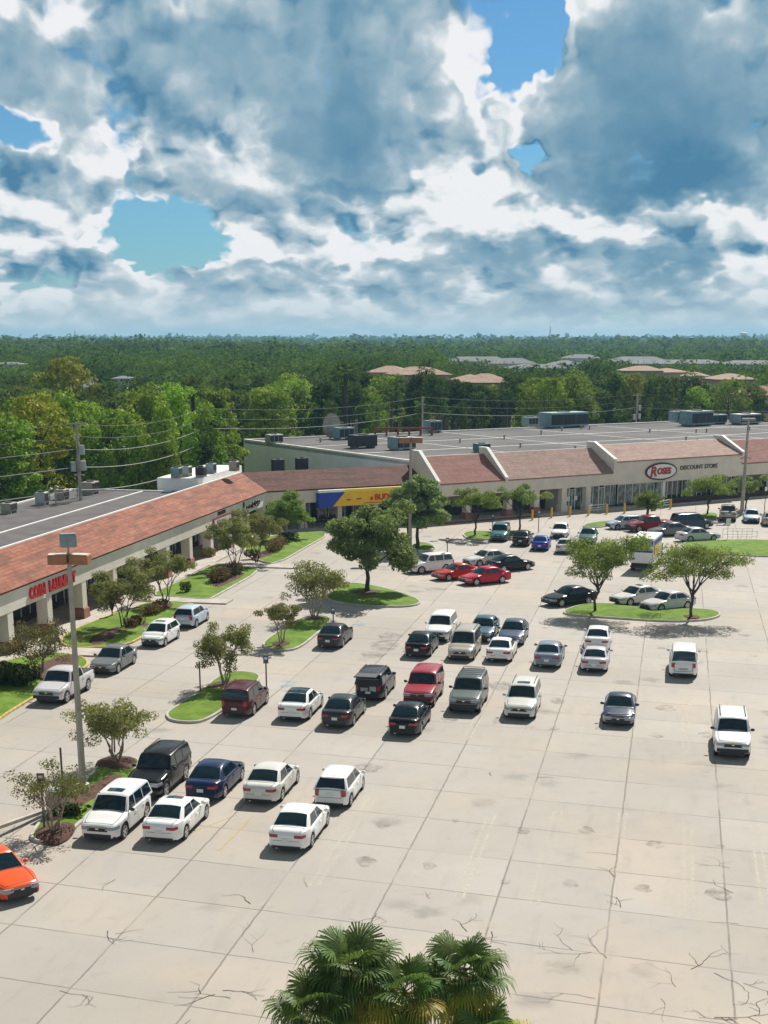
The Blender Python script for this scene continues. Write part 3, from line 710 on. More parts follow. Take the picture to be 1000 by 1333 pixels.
while x_ < -13.2:
    w_ = rs.uniform(.22,.42); m.box(x_, x_+w_, -.14, -.12, 3.1, 3.6); m.box(x_+.08, x_+w_-.07, -.15, -.14, 3.22, 3.3); x_ += w_+rs.uniform(.12,.2)
m.obj('lettering', M['white'], sg)
sg = sign('black_script_sign', OL, AL, 'black script sign at the corner end of the arcade fascia')
m = MB(); m.tube([(-8.9,-.05,4.25),(-8.95,-.05,3.6),(-9.05,-.05,3.2),(-9.4,-.05,3.1)],.12,8); m.tube([(-7.9,-.05,3.4),(-7.7,-.05,3.75),(-7.3,-.05,3.72),(-7.2,-.05,3.4)],.08,8); m.tube([(-6.8,-.05,3.4),(-6.6,-.05,3.75),(-6.2,-.05,3.75),(-6.1,-.05,3.4)],.1,8)
for c_ in ((-5.3,3.62),(-4.2,3.66),(-3.3,3.62)): m.tube([(c_[0]+.38*math.cos(v),-.05,c_[1]+.26*math.sin(v)) for v in [i*math.pi/6 for i in range(13)]],.1,6)
m.obj('lettering', M['black'], sg, smooth=60)

# ------------------------------------------------------------------ corner wing with the blue and yellow shop
Bb = frame_empty('corner_wing', OL, AB, 'low wing with brown tiled roof joining the arcade and the large store', 'building')
BE = 20.9
def q(s, o): return frame_inv(OL, AB, FR(s, o))
m = MB(); m.add([(0,0,2.95),(BE,0,2.95),(BE,.45,2.95),(-.2,.45,2.95),(0,0,4.38),(BE,0,4.38),(BE,.45,4.38),(-.2,.45,4.38)],[(0,3,2,1),(4,5,6,7),(0,1,5,4),(1,2,6,5),(2,3,7,6),(3,0,4,7)]); m.obj('fascia', M['stucco_b'], Bb)
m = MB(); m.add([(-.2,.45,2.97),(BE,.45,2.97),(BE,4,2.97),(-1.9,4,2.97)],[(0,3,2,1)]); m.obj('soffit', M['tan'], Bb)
pitch(Bb, -.1, BE, -1.58, BE+.9, -.22, 4.50, 3.35, 6.35, M['tile_dark'])
m = MB(); m.box(-1.4, BE+.8, 3.36, 3.5, 5.0, 6.28); m.obj('ridge', M['cap_white'], Bb)
m = MB(); m.box(-1.9, BE, 3.5, 12, 5.0, 5.2); m.obj('flat_roof', M['roof_flat'], Bb)
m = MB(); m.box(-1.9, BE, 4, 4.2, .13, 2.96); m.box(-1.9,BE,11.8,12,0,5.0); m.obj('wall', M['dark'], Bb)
for x in (4.6, 9.2, 13.9, 18.5): column(Bb, x, .02, mats=(M['stucco_b'], M['stucco_b']), w=.55)
for i in range(4): shopfront(Bb, .3+i*4.6, 4.7+i*4.6, 3.8, .13, 2.75, n=4, door=1 if i == 2 else None)
m = MB(); m.box(.8,BE-.4,-.55,-.45,.95,1.02)
for i in range(22): m.box(.8+i*.92,.86+i*.92,-.54,-.46,.13,.95)
m.obj('railing', M['frame_dark'], Bb)
aw = frame_empty('shop_awning', OL, AB, 'blue and yellow awning sign with red BUDDYS lettering over the corner shop', 'awning')
def slab(x0t, x1t, x0b, x1b, zt, zb, yf, yb, m, name):
    mb = MB(); mb.add([(x0b,yf,zb),(x1b,yf,zb),(x1t,yf,zt),(x0t,yf,zt),(x0b,yb,zb),(x1b,yb,zb),(x1t,yb,zt),(x0t,yb,zt)],[(0,1,2,3),(5,4,7,6),(3,2,6,7),(4,5,1,0),(0,3,7,4),(1,5,6,2)]); return mb.obj(name, m, aw)
slab(6.2,9.55,6.2,7.9,4.05,2.35,-.75,-.01,M['blue_awn'],'blue_panel')
slab(9.55,19.2,7.9,19.2,4.05,2.45,-.75,-.012,M['yellow_awn'],'yellow_panel')
m = MB(); m.box(6.2,9.5,-.80,0,4.055,4.33); m.obj('white_edge', M['cap_white'], aw)
m = MB(); m.box(9.5,19.2,-.80,0,4.057,4.33); m.obj('yellow_edge', M['yellow_top'], aw)
text_obj('lettering', "BUDDY'S", .92, M['red_sign'], aw, 13.3, -.77, 2.95, .04, bold=.03, sx=1.02)
text_obj('lettering', "#", .6, M['red_sign'], aw, 12.75, -.77, 2.98, .03, bold=.02, sx=1.)
m = MB(); m.box(9.7,10.2,-.77,-.752,3.05,3.2); m.box(11.0,11.6,-.77,-.752,3.1,3.25); m.box(11.9,16.6,-.77,-.752,2.62,2.70); m.obj('small_print', M['rust'], aw)

# ------------------------------------------------------------------ large store row
Rb = frame_empty('store_row', OR_, AR, 'large flat-roofed store with pale pink tiled front roofs', 'building')
RE = 92.
fas = [(-4.6,5.4,4.47,'tile_red2'),(5.4,22.7,4.47,'tile_pale'),(22.7,45.6,5.85,'tile_pale'),(45.6,RE,4.6,'tile_red2')]
for i, (a, b, zt, tm) in enumerate(fas):
    m = MB(); m.box(a, b, 0, .5, 3.0, zt)
    if i == 2: m.box(a-.0, a+.4, .5, 4.2, 3.0, 5.9); 
    m.obj('fascia', M['stucco_b'], Rb)
    rz = 7.35 if i != 2 else 7.62
    pitch(Rb, a+.18, b-.18, a+.18, b-.18, -.2, zt+.06, 4.3, rz, M[tm])
    m = MB(); m.box(a+.2, b-.2, 4.32, 4.55, 6.4, rz+.03); m.obj('ridge', M['cap_white'], Rb)
for s, zt in ((-4.6,4.5),(5.4,4.5),(22.7,5.88),(45.6,5.88)):
    m = MB(); P_ = [(-.28,3.0 if s<0 else zt-.25),(-.28,zt+.22),(3.7,8.0),(5.2,8.0),(5.2,6.3),(4.0,6.3 if s>0 else 3.0)]
    n = len(P_); vs = [(s-.17,y,z) for y,z in P_]+[(s+.17,y,z) for y,z in P_]
    m.add(vs, [tuple(range(n-1,-1,-1)), tuple(range(n,2*n))]+[(i,(i+1)%n,n+(i+1)%n,n+i) for i in range(n)]); fo = m.obj('parapet_fin', M['stucco_b'], Rb)
    m = MB(); e = [(-.30,zt+.22),(3.7,8.0),(5.25,8.0)]
    m.grid([[(s-.24,y,z+.0) for y,z in e],[(s-.24,y,z+.14) for y,z in e],[(s+.24,y,z+.14) for y,z in e],[(s+.24,y,z) for y,z in e]], flip=True)
    m.add([(s-.24,-.30,zt+.22),(s+.24,-.30,zt+.22),(s+.24,-.30,zt+.36),(s-.24,-.30,zt+.36)], [(0,1,2,3)]); m.obj('coping', M['cap_white'], fo)
m = MB(); m.box(-4.6, RE, 4.5, 48.6, 6.3, 6.66); m.obj('flat_roof', M['roof_flat'], Rb)
m = MB()
m.box(-4.6,-4.3,4.56,48.9,0,6.82); m.box(-4.3,RE,48.6,48.9,0,6.80); m.box(RE-.3,RE,.5,48.6,0,6.8); m.obj('wall', M['white_wall'], Rb)
m = MB(); m.box(-4.65,-4.27,4.6,48.95,6.823,6.90); m.box(-4.27,RE,48.55,48.95,6.803,6.88)
for y in (19.5, 33.): m.box(-4.2,RE-.4,y,y+.35,6.66,6.72)
for x in (14,30,46,62,78): m.box(x,x+.25,6,48,6.665,6.70)
m.obj('roof_edging', M['cap_white'], Rb)
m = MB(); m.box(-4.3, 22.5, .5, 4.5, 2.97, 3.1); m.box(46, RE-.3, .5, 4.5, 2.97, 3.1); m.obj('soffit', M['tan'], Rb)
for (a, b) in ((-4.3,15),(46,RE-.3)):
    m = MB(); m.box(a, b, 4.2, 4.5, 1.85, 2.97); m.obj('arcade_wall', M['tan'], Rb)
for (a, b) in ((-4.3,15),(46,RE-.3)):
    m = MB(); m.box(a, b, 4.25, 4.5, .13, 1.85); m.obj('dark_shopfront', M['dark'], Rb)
for x in (-.0, 6.15, 10.4, 14.75, 18.7): column(Rb, x, .03, h=3., w=.8, mats=(M['stucco_b'], M['pink_base'] if x < 12 else M['stucco_b']))
shopfront(Rb, 15.2, 18.2, .9, .13, 2.95, n=3, door=1, glass='glass_green', sill=.35)
shopfront(Rb, 19.2, 24.0, .9, .13, 2.95, n=5, door=2, glass='glass_green', sill=.2)
shopfront(Rb, 24.1, 31.6, .6, .13, 2.95, n=6, glass='glass_green', sill=.3)
shopfront(Rb, 31.8, 45.4, .6, .13, 2.95, n=15, glass='glass_dark', sill=.6)
m = MB(); m.box(15.2,31.6,.52,4.4,2.951,2.965); m.box(15.1,15.2,1.05,4.2,.13,2.94); m.obj('vestibule_ceiling', M['white'], Rb)
m = MB(); m.box(31.5,45.4,-.75,-.45,.13,.85); m.box(46.5,60,-.75,-.45,.13,.85); m.obj('low_wall', M['maroon'], Rb)
for x in (31.2, 36.2, 41.2, 45.5, 51., 57., 63., 70., 77., 84.):
    m = MB(); m.bevbox(x-.22,x+.22,-.42,.0,.13,2.99,.03); m.obj('post', M['cap_white'], Rb)
for (x, z) in ((16.1,1.5),(17.3,1.55)):
    m = MB(); m.box(x-.25,x+.25,.85,.868,z-.25,z+.3); m.obj('door_poster', M['white'], Rb)
sg = sign('store_sign', OR_, AR, 'oval white sign with dark ring and red ROSES lettering on the store front')
m = MB(); n = 48; cx, cz, rx, rz_ = 30.8, 4.30, 2.75, 1.12
ring = lambda k, y: [(cx+rx*k*math.cos(2*math.pi*i/n), y, cz+rz_*k*math.sin(2*math.pi*i/n)) for i in range(n)]
m.grid([ring(1,0),ring(1,-.2)], closed=True); m.add(ring(1,-.2), [tuple(range(n))]); m.obj('oval_border', mat('oxblood_border',(.07,.008,.01),.5), sg)
m = MB(); r1 = [(cx+(rx-.22)*math.cos(2*math.pi*i/n), -.225, cz+(rz_-.2)*math.sin(2*math.pi*i/n)) for i in range(n)]; r0 = [(x,-.19,z) for x,y,z in r1]
m.grid([r0,r1], closed=True); m.add(r1, [tuple(range(n))]); m.obj('oval_face', M['white'], sg)
text_obj('lettering', 'R', 1.75, M['red_dark'], sg, 28.75, -.25, 3.75, .05, shear=.15, bold=.05, sx=1.05)
text_obj('lettering', 'oses'.upper(), 1.08, M['red_dark'], sg, 29.95, -.25, 3.98, .05, shear=.1, bold=.05, sx=1.0)
sg = sign('discount_sign', OR_, AR, 'thin brown outlined DISCOUNT STORE lettering right of the oval store sign')
text_obj('lettering', 'DISCOUNT STORE', .78, M['frame_dark'], sg, 34.2, -.06, 4.30, .04, sx=1.06)

# ------------------------------------------------------------------ rooftop plant
def rooftop(px, py, z, wx, wy, h, kind, label, rot=AR, group=None, legs=.25, name='rooftop_unit'):
    x, y = G(px, py, z)
    o = empty(name, (x,y,z), R(90-rot), label, 'rooftop unit', group)
    m = MB(); m.bevbox(-wx/2,wx/2,-wy/2,wy/2,legs,legs+h,.04); b = m.obj('casing', M[kind], o)
    f = MB()
    for i in range(3):
        a = -wx/2+.08+i*(wx-.1)/3; f.box(a,a+(wx-.2)/3-.04,-wy/2-.02,-wy/2+.0,legs+h*.12,legs+h*.85)
    f.obj('grille', M['ac_dark'], b)
    l = MB()
    for sx in (-1,1):
        l.box(sx*wx*.38-.06,sx*wx*.38+.06,-wy/2,wy/2,0,legs-.001)
    l.obj('skid', M['galv'], o)
    fn = MB(); fn.tube([(0,0,legs+h),(0,0,legs+h+.12)], min(wx,wy)*.32, 14); fn.obj('fan', M['ac_dark'], b)
    return o
ZL = 5.72; ZR = 6.66
gL = 'air conditioning units along the rear of the arcade roof'
rooftop(12,668,ZL,1.5,1.0,.7,'ac_tan','low tan air conditioner near the left picture edge on the arcade roof',AL,gL)
rooftop(55,657,ZL,1.0,1.0,.95,'ac_grey','grey square air conditioner, second from the left edge on the arcade roof',AL,gL)
rooftop(81,650,ZL,1.4,1.,.75,'ac_tan','tan air conditioner beside the bent vent pipes on the arcade roof',AL,gL)
rooftop(118,643,ZL,1.9,1.2,1.0,'ac_tan','large tan air conditioner right of the transformer pole on the arcade roof',AL,gL)
for i, (px, py, kd, lb) in enumerate([(230,622,'ac_blue','blue-grey cooling unit leftmost on the white roof block'),(243,620,'ac_grey','pale cooling unit second on the white roof block'),(262,621,'ac_dark','small dark cooling unit third on the white roof block'),(275,616,'ac_blue','blue-grey cooling unit by the slim pole on the white roof block'),(305,613,'ac_tan','tan cooling unit beside the pale corner wall')]):
    rooftop(px,py,7.03,1.2,.9,.8,kd,lb,AL,'cooling units on the white roof block')
rooftop(357,578,ZR,2.2,1.4,1.1,'ac_grey','grey cooling unit on the roof corner above the pale wall')
rooftop(472,583,ZR,3.4,2.2,1.5,'ac_dark','big dark grey rooftop unit left of the teal one')
rooftop(523,586,ZR,3.0,2.4,1.5,'ac_blue','teal rooftop unit behind the brown flat-topped lamp')
rooftop(447,572,ZR,2.6,2.,1.5,'ac_blue','blue-grey rooftop unit beside the dish')
rooftop(563,563,ZR,2.2,2.,1.6,'ac_blue','slanted pale blue rooftop unit in front of the pines')
rooftop(627,589,ZR,1.8,1.5,.9,'ac_green','green rooftop unit behind the second parapet fin')
rooftop(690,555,ZR,2.2,2.,1.3,'ac_blue','small teal rooftop unit left of the huge one')
rooftop(733,556,ZR,8.,3.4,2.2,'ac_blue','huge blue-grey air handler in the middle of the far roof edge')
rooftop(906,554,ZR,5.,3.,2.2,'ac_blue','large blue-grey air handler on the far right roof')
rooftop(884,549,ZR,3.,2.4,1.6,'ac_blue','smaller unit on the left side of the far right air handler')
rooftop(930,552,ZR,3.6,2.4,1.4,'ac_blue','low unit on the right side of the far right air handler')
rooftop(970,552,ZR,5.,2.6,1.5,'ac_grey','pale unit at the far right end of the roof')
for (px, py, lb) in ((362,614,'black vent box on the wall above the tiled wing, left one'),(393,612,'black vent box on the wall above the tiled wing, right one')):
    x, y = G(px, py, 5.2); rooftop(px,py,5.2,1.5,.8,1.4,'ac_dark',lb,AR,None,.1,'vent_box')
# dish
x, y = G(430,571,ZR); d = empty('satellite_dish', (x,y,ZR), R(30), 'large pale satellite dish on the store roof edge', 'dish')
m = MB(); rows = []
for i in range(7):
    r_ = 1.5*i/6; rows.append([(r_*math.cos(2*math.pi*j/20), -.9+.35*(r_/1.5)**2*1.2-.0, 1.9+r_*math.sin(2*math.pi*j/20)*1.2) for j in range(20)])
m.grid(rows[1:], closed=True); m.add(rows[1], [tuple(range(20))]); m.obj('reflector', M['galv'], d, smooth=60)
m = MB(); m.tube([(0,0,0),(0,-.5,1.7)], .09, 8); m.tube([(0,-.6,1.9),(0,.3,2.1)],.03,6); m.obj('mast', M['pole_dark'], d)
# rusty rack
x, y = G(525,567,ZR); d = empty('steel_rack', (x,y,ZR), R(90-AR-25), 'long rusty steel rack on the store roof in front of the pines', 'rack')
m = MB(); m.box(-4.5,4.5,-.6,-.5,1.0,1.2); m.box(-4.5,4.5,.5,.6,1.0,1.2)
for i in range(6): m.box(-4.4+i*1.75,-4.25+i*1.75,-.6,.6,0,1.0)
m.obj('frame', M['rust'], d)
# roof vents, small
rv = random.Random(3)
for i in range(16):
    s, o_ = rv.uniform(2,75), rv.uniform(8,46); x, y = FR(s, o_)
    m = MB(); m.tube([(0,0,0),(0,0,.5)], .12, 8); m.tube([(0,0,.5),(0,0,.62)], .2, 8); ob = m.obj('roof_vent', M['galv'], loc=(x,y,ZR)); tag(ob, 'short grey pipe vent standing on the flat store roof', 'vent', 'pipe vents on the flat store roof')
for (px, py, h) in ((65,652,1.1),(73,655,1.5),(101,648,1.0)):
    x, y = G(px,py,ZL); m = MB(); m.tube([(0,0,0),(0,0,h),(.12,0,h+.12),(.3,0,h)], .07, 8); ob = m.obj('vent_pipe', M['ac_grey'], loc=(x,y,ZL), smooth=50)
    tag(ob, 'bent pale vent pipe on the arcade roof between the air conditioners', 'pipe', 'bent vent pipes on the arcade roof')

# ------------------------------------------------------------------ vehicles
def interp(tab, x):
    if x <= tab[0][0]: return tab[0][1]
    for (a, u), (b, v) in zip(tab, tab[1:]):
        if x <= b: return u+(v-u)*(x-a)/(b-a)
    return tab[-1][1]
SPEC = {
 #            L    W    hRoof belt hood  cowlX  wsTopX roofRearX glassBaseX deck wheelR wb   kind
 'sedan':  dict(L=4.75,W=1.84,hr=1.45,belt=.93,hood=.84,nose=.70,cowl=.95,wst=.28,rrt=-1.00,rgb=-1.70,deck=1.02,tail=.95,wr=.33,wb=2.76,fo=.93),
 'coupe':  dict(L=4.55,W=1.80,hr=1.36,belt=.90,hood=.80,nose=.66,cowl=.80,wst=.10,rrt=-.85,rgb=-1.65,deck=.96,tail=.90,wr=.32,wb=2.62,fo=.93),
 'hatch':  dict(L=4.20,W=1.75,hr=1.50,belt=.96,hood=.90,nose=.72,cowl=1.0,wst=.35,rrt=-1.55,rgb=-1.98,deck=1.00,tail=.98,wr=.32,wb=2.60,fo=.82),
 'suv':    dict(L=4.60,W=1.86,hr=1.70,belt=1.06,hood=1.00,nose=.84,cowl=.95,wst=.42,rrt=-1.95,rgb=-2.16,deck=1.08,tail=1.06,wr=.36,wb=2.66,fo=.90),
 'bigsuv': dict(L=4.80,W=1.88,hr=1.80,belt=1.14,hood=1.10,nose=.96,cowl=.85,wst=.45,rrt=-2.10,rgb=-2.30,deck=1.14,tail=1.12,wr=.40,wb=2.80,fo=.88),
 'van':    dict(L=4.85,W=1.84,hr=1.80,belt=1.04,hood=.98,nose=.80,cowl=1.25,wst=.60,rrt=-2.15,rgb=-2.36,deck=1.06,tail=1.04,wr=.34,wb=2.95,fo=.92),
 'pickup': dict(L=5.30,W=1.92,hr=1.76,belt=1.12,hood=1.08,nose=.92,cowl=1.15,wst=.70,rrt=-.75,rgb=-.98,deck=1.14,tail=1.12,wr=.38,wb=3.15,fo=.92),
}
PROTO = {}
def build_vehicle(kind, opts):
    p = SPEC[kind]; L, W = p['L'], p['W']; hl = L/2; wr = p['wr']
    xf = hl-p['fo']; xr = xf-p['wb']
    root = bpy.data.objects.new('car', None); root.empty_display_size = .5; link(root)
    boxy = kind in ('bigsuv','pickup'); rnd = .035 if boxy else .06
    def wpl(x):
        u = abs(x)/hl; e = .76 if not boxy else .86
        return W/2*(1-(1-e)*max(0,(u-.55)/.45)**2.4)
    top = [(-hl,p['tail']-.16),(-hl+.05,p['tail']-.04),(-hl+.18,p['deck']-.01 if p['rgb']>-hl+.45 else p['belt']),(p['rgb']-.02,p['deck']),(p['rgb']+.35,p['belt']),(p['cowl']-.3,p['belt']),(p['cowl'],p['hood']+.07),(p['cowl']+.35,p['hood']+.045),(hl-.55,p['nose']+.09),(hl-.16,p['nose']+.02),(hl-.04,p['nose']-.07),(hl,p['nose']-.17)]
    if kind in ('hatch','suv','bigsuv','van'): top[1] = (-hl+.05,p['tail']-.02); top[2] = (-hl+.12,p['belt']); top[3] = (p['rgb'],p['belt'])
    ar = wr+.07; sill = .24 if not boxy else .36
    xs = set([-hl, hl, -hl+.04, hl-.04, -hl+.1, hl-.1, -hl+.2, hl-.18, hl-.35, -hl+.4])
    for c in (xf, xr):
        for i in range(9): xs.add(round(c-ar*math.cos(math.pi*i/8), 3))
        xs.add(c-ar-.02); xs.add(c+ar+.02)
    x = -hl
    while x < hl: xs.add(round(x,2)); x += .28
    xs = sorted(xs); xs = [v for i, v in enumerate(xs) if i == 0 or v-xs[i-1] > .012]
    def zb(x):
        z = sill + (.06 if abs(x) > hl-.12 else 0)
        for c in (xf, xr):
            d = abs(x-c)
            if d <= ar+.001: z = max(z, wr*.9+math.sqrt(max(0, ar*ar-d*d)))
        return z
    def sec(x):
        w_, b_, t_ = wpl(x), zb(x), interp(top, x)
        t_ = max(t_, b_+.03); m1 = b_+(t_-b_)*.45; m2 = b_+(t_-b_)*.80
        return [(w_*.955,b_),(w_*.995,b_+min(.07,(t_-b_)*.2)),(w_,m1),(w_*.985,m2),(w_*.945,t_-rnd*.6),(w_*.86,t_),(w_*.5,t_+.018),(0,t_+.025)]
    body = MB(); rows = []
    for x in xs:
        s_ = sec(x); rows.append([(x,y,z) for y, z in s_]+[(x,-y,z) for y, z in s_[-2::-1]])
    n = len(rows[0]); clad = opts.get('clad')
    vs = sum(rows, [])
    for i in range(len(rows)-1):
        for j in range(n-1):
            body.f.append((i*n+j, i*n+j+1, (i+1)*n+j+1, (i+1)*n+j)); body.m.append(1 if (j in (0,n-2)) or (clad and j in (1,n-3) and False) else 0)
    body.v = vs; N = len(vs)
    body.f.append(tuple(range(n))); body.m.append(0); body.f.append(tuple((len(rows)-1)*n+j for j in range(n-1,-1,-1))); body.m.append(0)
    bo = body.obj('body', [M['paint'], M['trim'] if clad else M['paint']], root, smooth=38)
    # chassis in the shadows, floor
    m = MB(); m.box(-hl+.25,hl-.3,-W/2+.30,W/2-.30,.22,.75); m.box(xr+ar,xf-ar,-W/2+.08,W/2-.08,.22,sill+.08); m.obj('underbody', M['trim'], root)
    # cabin
    zr, zt = p['hr'], p['belt']-.04
    wb_, wt_ = W/2*.93, W/2*(.71 if not boxy else .80)
    if kind in ('van','suv'): wt_ = W/2*.78
    C_ = [(p['rgb'],p['deck']-.03),(p['rgb']+(p['rrt']-p['rgb'])*.5,p['deck']+(zr-.05-p['deck'])*.55),(p['rrt'],zr-.06),(p['rrt']+.25,zr-.015),((p['rrt']+p['wst'])/2,zr+.01),(p['wst']-.15,zr-.02),(p['wst'],zr-.07),((p['wst']+p['cowl'])/2,(zr-.07+p['hood']+.05)/2+.02),(p['cowl'],p['hood']+.04)]
    def half(z): 
        k = min(1,max(0,(z-zt)/(zr-zt))); return wb_+(wt_-wb_)*k
    rows = []
    for x, z in C_:
        h = half(z); rows.append([(x,wb_*1.0,zt-.02),(x,half(zt+(z-zt)*.6),zt+(z-zt)*.6),(x,h,max(z-.035,zt)),(x,h*.88,z+.005),(x,h*.5,z+.035),(x,0,z+.045),(x,-h*.5,z+.035),(x,-h*.88,z+.005),(x,-h,max(z-.035,zt)),(x,-half(zt+(z-zt)*.6),zt+(z-zt)*.6),(x,-wb_,zt-.02)])
    m = MB(); m.grid(rows); n2 = len(rows[0]); m.f.append(tuple(range(n2))); m.m.append(0); m.f.append(tuple(len(rows)*n2-n2+j for j in range(n2-1,-1,-1))); m.m.append(0)
    m.obj('cabin', M['paint'], root, smooth=50)
    # windscreen and rear window, offset along the glass
    def glass(P0, P1, name, k0=.06, k1=.93, out=.014):
        (x0,z0),(x1,z1) = P0, P1; nx, nz = (z1-z0), -(x1-x0); l = math.hypot(nx,nz); nx, nz = nx/l, nz/l
        if nz < 0: nx, nz = -nx, -nz
        g_ = MB(); rs = []
        for k in (k0, (k0+k1)/2, k1):
            x, z = x0+(x1-x0)*k, z0+(z1-z0)*k; h = half(z)*.90; bow = .02 if 0<k<1 else 0
            rs.append([(x+nx*(out+bow*0)+0, y*h, z+nz*out+.026*(1-(y*.95)**2)) for y in (-1,-.6,-.2,.2,.6,1)])
        g_.grid(rs, flip=(name == 'windshield')); 
        # extrude a thin rim downward
        me = g_.obj(name, M['car_glass'], root, smooth=60); return me
    def glassp(a, b, c, name, k0, k1):
        # follow the three-point cabin curve
        g_ = MB(); rs = []
        pts = [a, b, c]
        for q in (k0, .25, .5, .75, k1):
            s_ = q*2; i = min(1, int(s_)); f_ = s_-i; x = pts[i][0]+(pts[i+1][0]-pts[i][0])*f_; z = pts[i][1]+(pts[i+1][1]-pts[i][1])*f_
            dx, dz = pts[i+1][0]-pts[i][0], pts[i+1][1]-pts[i][1]; l = math.hypot(dx,dz); nx, nz = -dz/l, dx/l
            if nz < 0: nx, nz = -nx, -nz
            h = half(z)*.89
            rs.append([(x+nx*.018, y*h, z+nz*.018+.045*(1-y*y)) for y in (-1,-.6,-.2,.2,.6,1)])
        g_.grid(rs, flip=False); return g_.obj(name, M['car_glass'], root, smooth=60)
    glassp(C_[6], C_[7], C_[8], 'windshield', .07, .95)
    rw_ = glassp(C_[0], C_[1], C_[2], 'rear_window', .06 if kind not in ('suv','bigsuv','van') else .12, .93)
    # side windows
    def side(xa, xb, xc, xd, z0, z1, name='side_window'):
        # bottom xa..xb (rear..front), top xd..xc
        for sg_ in (1,-1):
            g_ = MB(); lo = half(z0)+.010; hi = half(z1)+.010; zm = zt+(z1-zt)*.6
            vs_ = [(xa,sg_*lo,z0),(xb,sg_*lo,z0),(xc,sg_*hi,z1),(xd,sg_*hi,z1)]; vi = [(x,y-sg_*.03,z) for x,y,z in vs_]
            f_ = [(0,1,2,3)]+[(i,i+4,(i+1)%4+4,(i+1)%4) for i in range(4)]
            if sg_ > 0: f_ = [a[::-1] for a in f_]
            g_.add(vs_+vi, f_); g_.obj(name, M['car_glass'], root)
    z0, z1 = p['belt']+.045, zr-.115
    sl_f = (p['cowl']-p['wst']); f1 = p['cowl']-.18-sl_f*.10; f2 = p['wst']-.06+sl_f*.02
    sl_r = p['rrt']-p['rgb']; r1 = p['rgb']+.22+sl_r*.12; r2 = p['rrt']+.10-sl_r*.0
    long_ = kind in ('suv','bigsuv','van')
    if kind == 'pickup': B1 = .12; side(B1+.04,f1,f2,B1+.04,z0,z1); side(r1-.1,B1-.05,B1-.05,r2,z0,z1); doors = [(B1,f1+.18),(p['rgb']+.2,B1-.02)]
    elif kind == 'coupe': B1 = -.45; side(B1+.04,f1,f2,B1+.10,z0,z1); side(r1+.25,B1-.05,B1,r2,z0,z1); doors = [(B1,f1+.16)]
    elif long_: B1, B2 = -.10, -1.05; side(B1+.04,f1,f2,B1+.04,z0,z1); side(B2+.04,B1-.05,B1-.05,B2+.06,z0,z1); side(r1-.12,B2-.05,B2-.03,r2,z0+.01,z1-.01); doors = [(B1,f1+.16),(B2,B1-.02)]
    else: B1 = -.18; side(B1+.04,f1,f2,B1+.04,z0,z1); side(r1+.05,B1-.05,B1-.05,r2,z0,z1); doors = [(B1,f1+.18),(max(-1.12,xr+.12),B1-.02)]
    # doors
    for (xa, xb) in doors:
        for sg_ in (1,-1):
            xa_ = max(xa, xr+.05); m = MB(); zl = [sill+.06,.45,.62,p['belt']-.07]; nr = 5; rs = []
            for i in range(nr+1):
                x = xa_+.012+(xb-xa_-.024)*i/nr; w_ = wpl(x); row = []
                s_ = [(w_*.955,zb(x) if zb(x)<.5 else .5)]
                for z in zl:
                    t_ = interp(top, x); b0 = sill; u = (z-b0)/(t_-b0)
                    yy = w_*(.975+.025*min(1,u/.3)) if u < .45 else w_*(1-.015*(u-.45)/.35) if u < .8 else w_*(.985-.02*(u-.8)/.2)
                    row.append((x, sg_*(yy+.010), max(z, zb(x)+.02)))
                rs.append(row)
            m.grid(rs, flip=sg_ > 0)
            # returns to the body so that the shut-lines read
            edge = [rs[0][::-1], rs[-1]]
            for e_ in edge:
                e2 = [(x,y-sg_*.02,z) for x,y,z in e_]; m.grid([e_, e2], flip=sg_ > 0)
            d_ = m.obj('door', M['paint'], root, smooth=40)
            h_ = MB(); h_.box(xa_+.10, xa_+.28, min(sg_*(wpl(xa_)+.01), sg_*(wpl(xa_)+.035)), max(sg_*(wpl(xa_)+.01), sg_*(wpl(xa_)+.035)), p['belt']-.20, p['belt']-.165); h_.obj('handle', M['paint'] if not boxy else M['trim'], d_)
    # wheels
    for (x, s_) in ((xf,1),(xf,-1),(xr,1),(xr,-1)):
        yc = s_*(W/2-.13); m = MB(); n_ = 20; rs = []
        for (r_, y_) in ((wr*.66,-.10),(wr*.92,-.11),(wr,-.07),(wr,.07),(wr*.92,.11),(wr*.66,.10)): rs.append([(x+r_*math.cos(2*math.pi*i/n_), yc+y_, wr+r_*math.sin(2*math.pi*i/n_)) for i in range(n_)])
        m.grid(rs, closed=True); m.add(rs[0],[tuple(range(n_))]); ty = m.obj('wheel', M['tyre'], root, smooth=40)
        r_ = MB(); yo = yc+s_*.092; r_.add([(x,yo-s_*.03,wr)]+[(x+wr*.70*math.cos(2*math.pi*i/n_), yo-s_*.03, wr+wr*.70*math.sin(2*math.pi*i/n_)) for i in range(n_)], [(0,i+1,(i+1)%n_+1) for i in range(n_)], 1)
        r_.grid([[(x+wr*k*math.cos(2*math.pi*i/n_), yo+s_*.02, wr+wr*k*math.sin(2*math.pi*i/n_)) for i in range(n_)] for k in (.60,.70)], 0, closed=True)
        for k in range(5):
            a = 2*math.pi*k/5+.3; 
            for da in (-.16,.16):
                pass
            c1, s1 = math.cos(a), math.sin(a); px_, pz_ = -s1*.035, c1*.035
            r_.add([(x+px_,yo+s_*.02,wr+pz_),(x-px_,yo+s_*.02,wr-pz_),(x+c1*wr*.64-px_*1.5,yo+s_*.015,wr+s1*wr*.64-pz_*1.5),(x+c1*wr*.64+px_*1.5,yo+s_*.015,wr+s1*wr*.64+pz_*1.5)],[(0,1,2,3)])
        r_.obj('rim', [M['rim'], M['trim']], ty)
